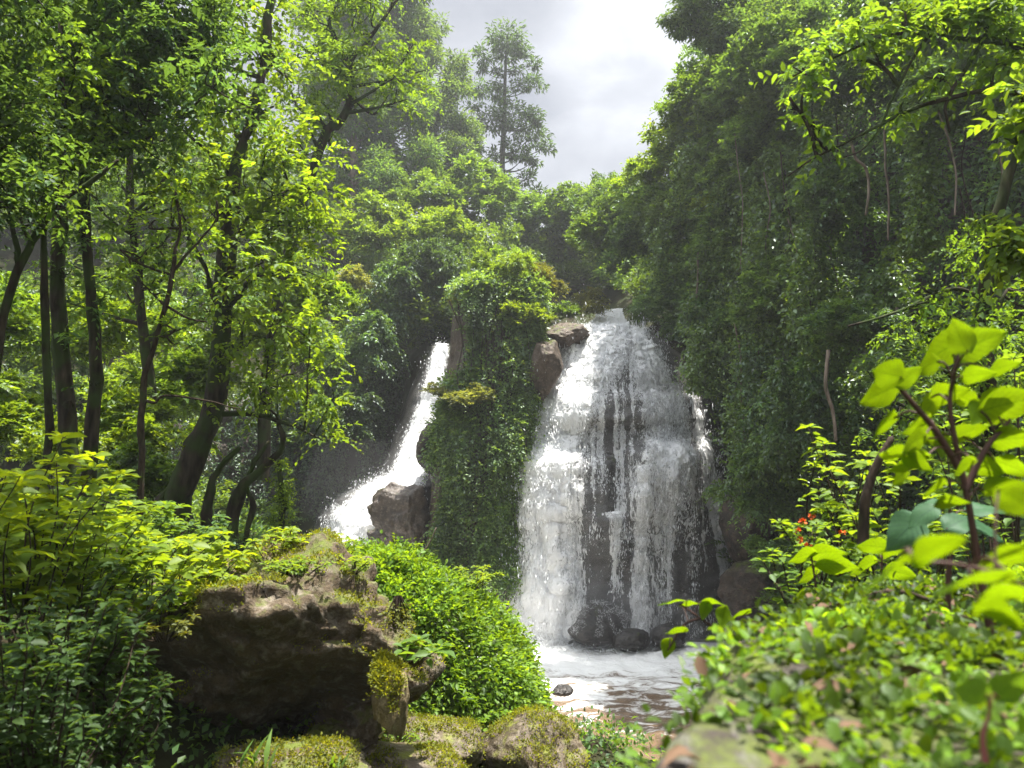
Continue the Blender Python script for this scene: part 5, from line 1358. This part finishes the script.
big_plant('broadleaf_plant', 'tall broad leaved plant with glowing lime leaves on a dark stem at the right', 1.55,
          [[(992, 640), (978, 560), (966, 490), (955, 440), (950, 400), (958, 355)], [(960, 470), (935, 430), (910, 400), (893, 380)], [(966, 490), (985, 450), (1010, 420)]],
          [(942, 350, 66, 205, .45), (978, 342, 60, 25, .55), (958, 335, 44, 120, .5), (884, 372, 46, 165, .6), (876, 394, 48, 200, .55), (908, 376, 34, 40, .7), (880, 424, 44, 200, .35), (978, 374, 36, 10, .45), (948, 392, 40, 20, .5), (928, 408, 40, 230, .6),
           (975, 414, 36, 230, .75), (912, 424, 46, 190, .4), (930, 432, 40, 330, .35), (910, 442, 40, 200, .45), (1008, 402, 64, 20, .45), (1016, 436, 50, 15, .4), (905, 462, 50, 195, .3), (985, 466, 40, 350, .4), (960, 466, 34, 200, .35), (940, 446, 30, 250, .6), (898, 478, 30, 215, .5), (925, 366, 34, 200, .5), (1004, 366, 34, 20, .4), (968, 430, 38, 30, .4), (890, 452, 34, 170, .4), (1000, 484, 40, 20, .4), (930, 488, 38, 190, .35), (962, 396, 30, 150, .5), (1012, 466, 42, 340, .4), (918, 462, 34, 330, .4), (950, 500, 34, 20, .4)], 941, (.088, .155, .006), M_STEM)
big_plant('broadleaf_plant', 'lower broad leaved plant with dull blue green leaves behind the tall lime one', 1.9,
          [[(950, 640), (948, 590), (952, 530), (948, 500)]], [(922, 514, 38, 205, .35), (985, 507, 40, 15, .25), (940, 502, 28, 150, .35), (905, 530, 50, 215, .4), (990, 530, 40, 340, .4), (960, 520, 40, 30, .5)], 942, (.040, .095, .045), M_STEM, back=-.7, mat=M_DULL)
big_plant('broadleaf_plant', 'out of focus leaning spray of lime leaves closest to the camera at the right edge', .82,
          [[(1075, 640), (1020, 585), (960, 565), (900, 562)]], [(886, 568, 78, 195, .25), (935, 545, 62, 30, .35), (972, 578, 90, 185, .2), (1010, 552, 80, 20, .3), (1018, 592, 74, 10, .25), (1020, 500, 50, 330, .5), (1000, 610, 50, 340, .3)], 943, (.088, .155, .006), M_STEM, r=.004)
big_plant('seedling', 'seedling with two heart shaped leaves on a pink stalk at the bottom right corner', .78,
          [[(985, 762), (983, 735), (990, 712)]], [(968, 690, 46, 165, .75), (1012, 682, 48, 50, .75)], 944, FRESH, plain('pink_stalk', (.22, .07, .07), .5), r=.0035)
big_plant('sprig', 'arching sprig with lime leaves in front of the foam at the fall foot', 2.3,
          [[(745, 655), (722, 634), (700, 618), (680, 604)], [(700, 618), (684, 625), (668, 650)]], [(672, 601, 32, 180, .1), (690, 602, 22, 20, .15), (712, 600, 24, 10, .2), (722, 618, 26, 250, .4), (676, 630, 24, 185, .3), (667, 648, 22, 250, .5), (704, 610, 20, 240, .4), (738, 614, 30, 190, .3)], 945, (.088, .155, .006), M_STEM, r=.005)
big_plant('broadleaf_plant', 'upright young plant with lime leaves beside the orange flowers', 2.6,
          [[(818, 632), (816, 590), (812, 560), (808, 540)], [(818, 632), (850, 626), (876, 596), (882, 560), (880, 540)]], [(800, 555, 34, 190, .4), (826, 550, 40, 20, .35), (806, 575, 30, 200, .5), (838, 562, 44, 10, .35), (800, 596, 26, 180, .6), (870, 545, 38, 170, .4), (892, 548, 34, 20, .4), (860, 566, 40, 195, .4), (900, 572, 36, 350, .5), (822, 600, 30, 20, .5)], 946, (.088, .155, .006), M_STEM, r=.005)

# dead sticks on and behind the ledge
def stick(label, path, Yd, r, seed, name='dead_stick', mat=None, dz=None):
    pts = spline([P(a, b, Yd + (dz or 0) * i) for i, (a, b) in enumerate(path)], 16)
    b = pts[0].copy()
    return tag(put(name, tube_mesh(name, [(pts - b, np.linspace(r, r * .55, 16))], 8, r * .5, seed), mat or M_TWIG, loc=b), label, 'stick')
stick('short black broken stump of a branch sticking up from the leafy ledge', [(955, 668), (938, 648), (924, 622)], 1.45, .024, 951, 'branch_stump', M_BARK)
stick('bare dead branch leaning up behind the leafy ledge', [(862, 545), (866, 500), (878, 465), (893, 438)], 3.0, .022, 952)
stick('dark curved twig arching over the leafy ledge', [(850, 612), (872, 596), (900, 592), (930, 600)], 2.1, .010, 953)
stick('brown twig lying on the leafy ledge near its front', [(865, 728), (880, 700), (888, 684)], 1.05, .007, 954)
stick('thin twig lying across the middle of the leafy ledge', [(735, 648), (790, 655), (850, 672)], 1.5, .007, 955)
stick('bare pale twig forking above the leafy mound', [(404, 592), (412, 566), (428, 545), (436, 528)], 8.4, .012, 956, mat=M_PALEBARK)

# shrubs and little trees behind the ledge, right bank
RB = [('leafy lime shrub climbing beside the bare dead branch', 838, 640, 4.2, 1.25, .28, 14, .07, 22, BRIGHT), ('small bush with orange flowers behind the ledge', 806, 630, 3.6, .55, .28, 12, .06, 14, FRESH),
      ('bright shrub just behind the dull blue green plant', 905, 650, 3.4, .95, .4, 14, .075, 16, BRIGHT), ('tall leafy shrub at the right edge behind the lime leaves', 1005, 640, 3.6, 1.5, .45, 16, .07, 22, FRESH), ('dim low shrub under the dead branch', 860, 640, 4.8, .8, .5, 16, .06, 18, MID)]
for k, (lb, a, b, yd, h, sp, ns, lf_, nl, col) in enumerate(RB):
    stem_shrub('flowering_shrub' if 'orange' in lb else 'shrub', lb, a, b, yd, h, sp, ns, lf_, nl, col, 960 + k)
fl = [o for o in bpy.data.objects if o.name.startswith('flowering_shrub')][0]
M_ORANGE = plain('orange_petals', (.75, .14, .02), .6)
for (a, b) in [(803, 522), (812, 517), (798, 531), (808, 546), (842, 533), (800, 540)]:
    rng = np.random.default_rng(a); c = P(a, b, 3.45)
    LSf = Leaves(); n = 16; d = norm(rng.normal(size=(n, 3)) + np.array((0, 0, .6)))
    LSf.add(np.zeros((n, 3)) + d * .004, d, rdir(n, rng), np.full(n, .017), np.full(n, .012))
    put('flower', LSf.mesh('flower'), M_ORANGE, fl, loc=tuple(c - np.array(fl.location)))
near_tree('mossy_tree', 'small tree draped with yellowish moss and leaves at the right edge', 5.6, [([(1012, 640), (1004, 520), (990, 400), (985, 300), (1000, 200), (1040, 60)], .07, .04), ([(985, 300), (950, 290), (900, 312), (850, 326)], .018, .008)],
          [(985, 250, 34), (1010, 290, 40), (1000, 340, 40), (960, 330, 34), (1015, 390, 40), (975, 400, 36), (940, 370, 30), (1005, 450, 40), (955, 450, 34), (925, 420, 28), (920, 330, 26), (1000, 220, 24), (940, 290, 24), (900, 345, 22), (890, 400, 24), (880, 440, 22)],
          .05, FRESH, 970, nsp=70, droop=.7, ln=(.15, .4), warm=.12, loose=.3)
near_tree('tree', 'tree past the right edge whose leafy dark branches reach across the top right corner', 5.2,
          [([(1130, 700), (1120, 400), (1100, 150), (1090, -40)], .09, .06), ([(1098, 120), (1040, 52), (985, 42), (930, 34), (880, 38), (830, 58), (790, 78)], .026, .006), ([(1095, 170), (1024, 96), (950, 98), (890, 118), (830, 150), (780, 180)], .022, .005),
           ([(985, 42), (960, 80), (945, 105), (948, 130)], .016, .008), ([(930, 34), (905, 75), (870, 140), (835, 160)], .012, .004), ([(1092, 60), (1040, 10), (990, -10), (940, -14)], .02, .008)],
          [(830, 48, 20, 0), (800, 70, 18, 0), (860, 30, 22, 0), (900, 24, 24, 0), (790, 100, 14, 0), (815, 124, 10, 0), (870, 60, 16, 0), (930, 20, 24, 0), (975, 20, 28, 0), (940, 70, 18, 0), (1000, 60, 24, 0), (900, 110, 12, 0), (1010, 110, 18, 0), (990, 0, 34, 0), (1020, 40, 26, 0)],
          .075, FRESH, 971, nsp=70, kind='leaf', ratio=.55, ln=(.12, .3), warm=.2, K=8, loose=.4)
near_tree('sapling', 'bright sapling leaves hanging in at the right edge below the dark branches', 4.2, [([(1070, 640), (1066, 400), (1058, 220), (1040, 110)], .03, .012)],
          [(1016, 88, 14, 0), (1020, 120, 16, 0), (1016, 140, 12, 0), (1008, 230, 16, 0), (1018, 255, 16, 0), (1000, 245, 12, 0)], .085, BRIGHT, 972, nsp=130, kind='leaf', ratio=.6, ln=(.1, .25), K=7, loose=1)
# tree on top of the right cliff whose drooping foliage frames the sky
puff_tree('tree', 'tall tree on the right cliff top with fine drooping foliage framing the sky', [(800, 200), (790, 100), (770, 20), (740, -60)], 20.5, .22,
          [(690, 10, 18), (705, 28, 18), (720, 8, 22), (680, 28, 12), (735, 30, 22), (712, 45, 12), (750, 5, 26), (765, 40, 24), (790, 20, 28), (700, -14, 24), (735, -20, 28), (668, 20, 9), (780, 75, 22), (820, 10, 30), (745, 62, 16)], .12, EUC, 981, M_BARK, ncl=70, sig=.25, drop=.9)

# ferns and lianas
def fern(label, px, py, Yd, n, L, seed, col):
    rng = np.random.default_rng(seed); b = P(px, py, Yd); b[2] = float(height(b[0], b[1])) - .02; LS = Leaves(); tb = []
    root = thing('fern', label, 'fern', loc=b)
    for k in range(n):
        a = rng.uniform(0, 6.283); l = L * rng.uniform(.6, 1.1); u = np.array((math.cos(a), math.sin(a), 0))
        q = spline([np.zeros(3), u * l * .4 + np.array((0, 0, l * .55)), u * l * .95 + np.array((0, 0, l * .35))], 20); tb.append((q, np.linspace(.004, .0015, 20)))
        T = norm(np.gradient(q, axis=0)); sd = norm(np.cross(T, np.array((0, 0, 1.0))))
        for s in (-1, 1):
            w = l * .26 * np.sin(np.linspace(.25, 3.1, 20)); LS.add(q, norm(sd * s + T * .35 - np.array((0, 0, .15))), norm(np.cross(sd, T) * 1.0), w, w * .28 + .006)
    put('fronds', LS.mesh('fronds'), M_LEAF, root, color=col); put('stems', tube_mesh('stems', tb, 4), M_TWIG, root)
fern('feathery fern behind the left end of the leafy ledge', 722, 612, 3.45, 12, .62, 991, MID)
fern('darker fern right of the feathery fern behind the leafy ledge', 775, 606, 3.6, 11, .6, 992, IVY)
def liana(label, path, Yd, r, seed, mat=None):
    pts = spline([P(a, b, Yd) for a, b in path], 24); b = pts[-1].copy()
    return tag(put('liana', tube_mesh('liana', [(pts - b, np.linspace(r, r * .8, 24))], 6, r * .6, seed), mat or M_PALEBARK, loc=b), label, 'liana')
liana('pale hooked liana on the dark upper right wall', [(850, 140), (856, 158), (866, 168), (869, 190), (866, 215)], 13.2, .028, 1001)
liana('straight thin pale liana hanging right of the hooked one', [(884, 130), (886, 170), (889, 205), (888, 240)], 12.9, .022, 1002)
liana('long pale liana hanging above the right edge of the main fall', [(697, 240), (698, 275), (696, 305), (700, 330)], 21.5, .03, 1003)
liana('brown forked liana low on the right wall behind the lime shrub', [(828, 350), (826, 385), (834, 415), (836, 440)], 13.5, .035, 1004)
liana('thin liana curving down in the darkest part of the right wall', [(938, 110), (950, 145), (956, 180), (955, 215)], 11.3, .018, 1005)
def vine(label, path, Yd, wid, seed, col, n=700, L=.085):
    rng = np.random.default_rng(seed); q = spline([P(a, b, Yd) for a, b in path], 30); b = q[-1].copy()
    root = thing('hanging_vine', label, 'vine', loc=b); LS = Leaves()
    p = q[rng.integers(0, 30, n)] + rng.normal(size=(n, 3)) * np.array((wid, wid, .12))
    leaf_clusters(LS, p, norm(rng.normal(size=(n, 3)) * .6 + np.array((-.4, -.8, 0))), 4, .06, L, .6, .6, .6, rng, warm=.2)
    me = LS.mesh('foliage'); me.transform(Matrix.Translation(-Vector(b))); put('foliage', me, M_GLOSSY, root, color=col)
    put('stem', tube_mesh('stem', [(q - b, np.full(30, .02))], 5), M_TWIG, root)
    return root
vine('long leafy vine with pale glossy leaves hanging down the dark upper right wall', [(918, 95), (922, 140), (924, 185), (918, 235)], 11.8, .12, 1011, FRESH)
vine('leafy vine dropping from the cliff top left of the pale glossy one', [(815, 60), (812, 110), (818, 160), (812, 200)], 15.5, .18, 1012, MID)
vine('vine curtain beside the dark rock right of the fall', [(758, 350), (765, 400), (762, 450), (768, 500)], 18.6, .3, 1013, IVY, 1100, .1)

rg = np.random.default_rng(1201)
for k in range(12):                                    # thin bare lianas on the shaded wall, all alike
    a, b = rg.uniform(705, 1000), rg.uniform(60, 330); yd = np.interp(a, [700, 1024], [20.2, 10.6])
    liana('thin bare liana hanging against the shaded right cliff wall', [(a, b), (a + rg.normal(2, 5), b + 35), (a + rg.normal(4, 6), b + 75), (a + rg.normal(4, 8), b + rg.uniform(90, 150))], yd, rg.uniform(.012, .024), 1210 + k, M_PALEBARK if k % 3 else M_TWIG)['group'] = 'thin lianas on the right wall'
for k, (a, b, h, w) in enumerate([(745, 330, 130, .28), (790, 330, 150, .3), (830, 270, 150, .26), (700, 330, 60, .2), (860, 380, 120, .2), (770, 230, 110, .25), (890, 270, 120, .18)]):
    yd = np.interp(a, [700, 1024], [20.6, 10.8])
    vine('hanging curtain of fresh green creeper on the shaded right cliff wall', [(a, b), (a + 4, b + h * .35), (a - 2, b + h * .7), (a + 3, b + h)], yd, w, 1240 + k, FRESH, 800, .10)['group'] = 'creeper curtains on the right wall'

for k, (a, b, h, w, yd) in enumerate([(692, 150, 70, .3, 22.6), (722, 180, 90, .3, 21.2), (752, 120, 90, .3, 20.6), (782, 150, 110, .3, 18.6), (668, 225, 70, .28, 23.4), (735, 255, 90, .3, 20.8), (705, 255, 60, .25, 22.0), (812, 230, 110, .26, 16.2), (762, 190, 90, .3, 19.4)]):
    vine('hanging curtain of fresh green creeper on the shaded right cliff wall', [(a, b), (a + 4, b + h * .35), (a - 2, b + h * .7), (a + 3, b + h)], yd, w, 1260 + k, FRESH, 800, .11)['group'] = 'creeper curtains on the right wall'
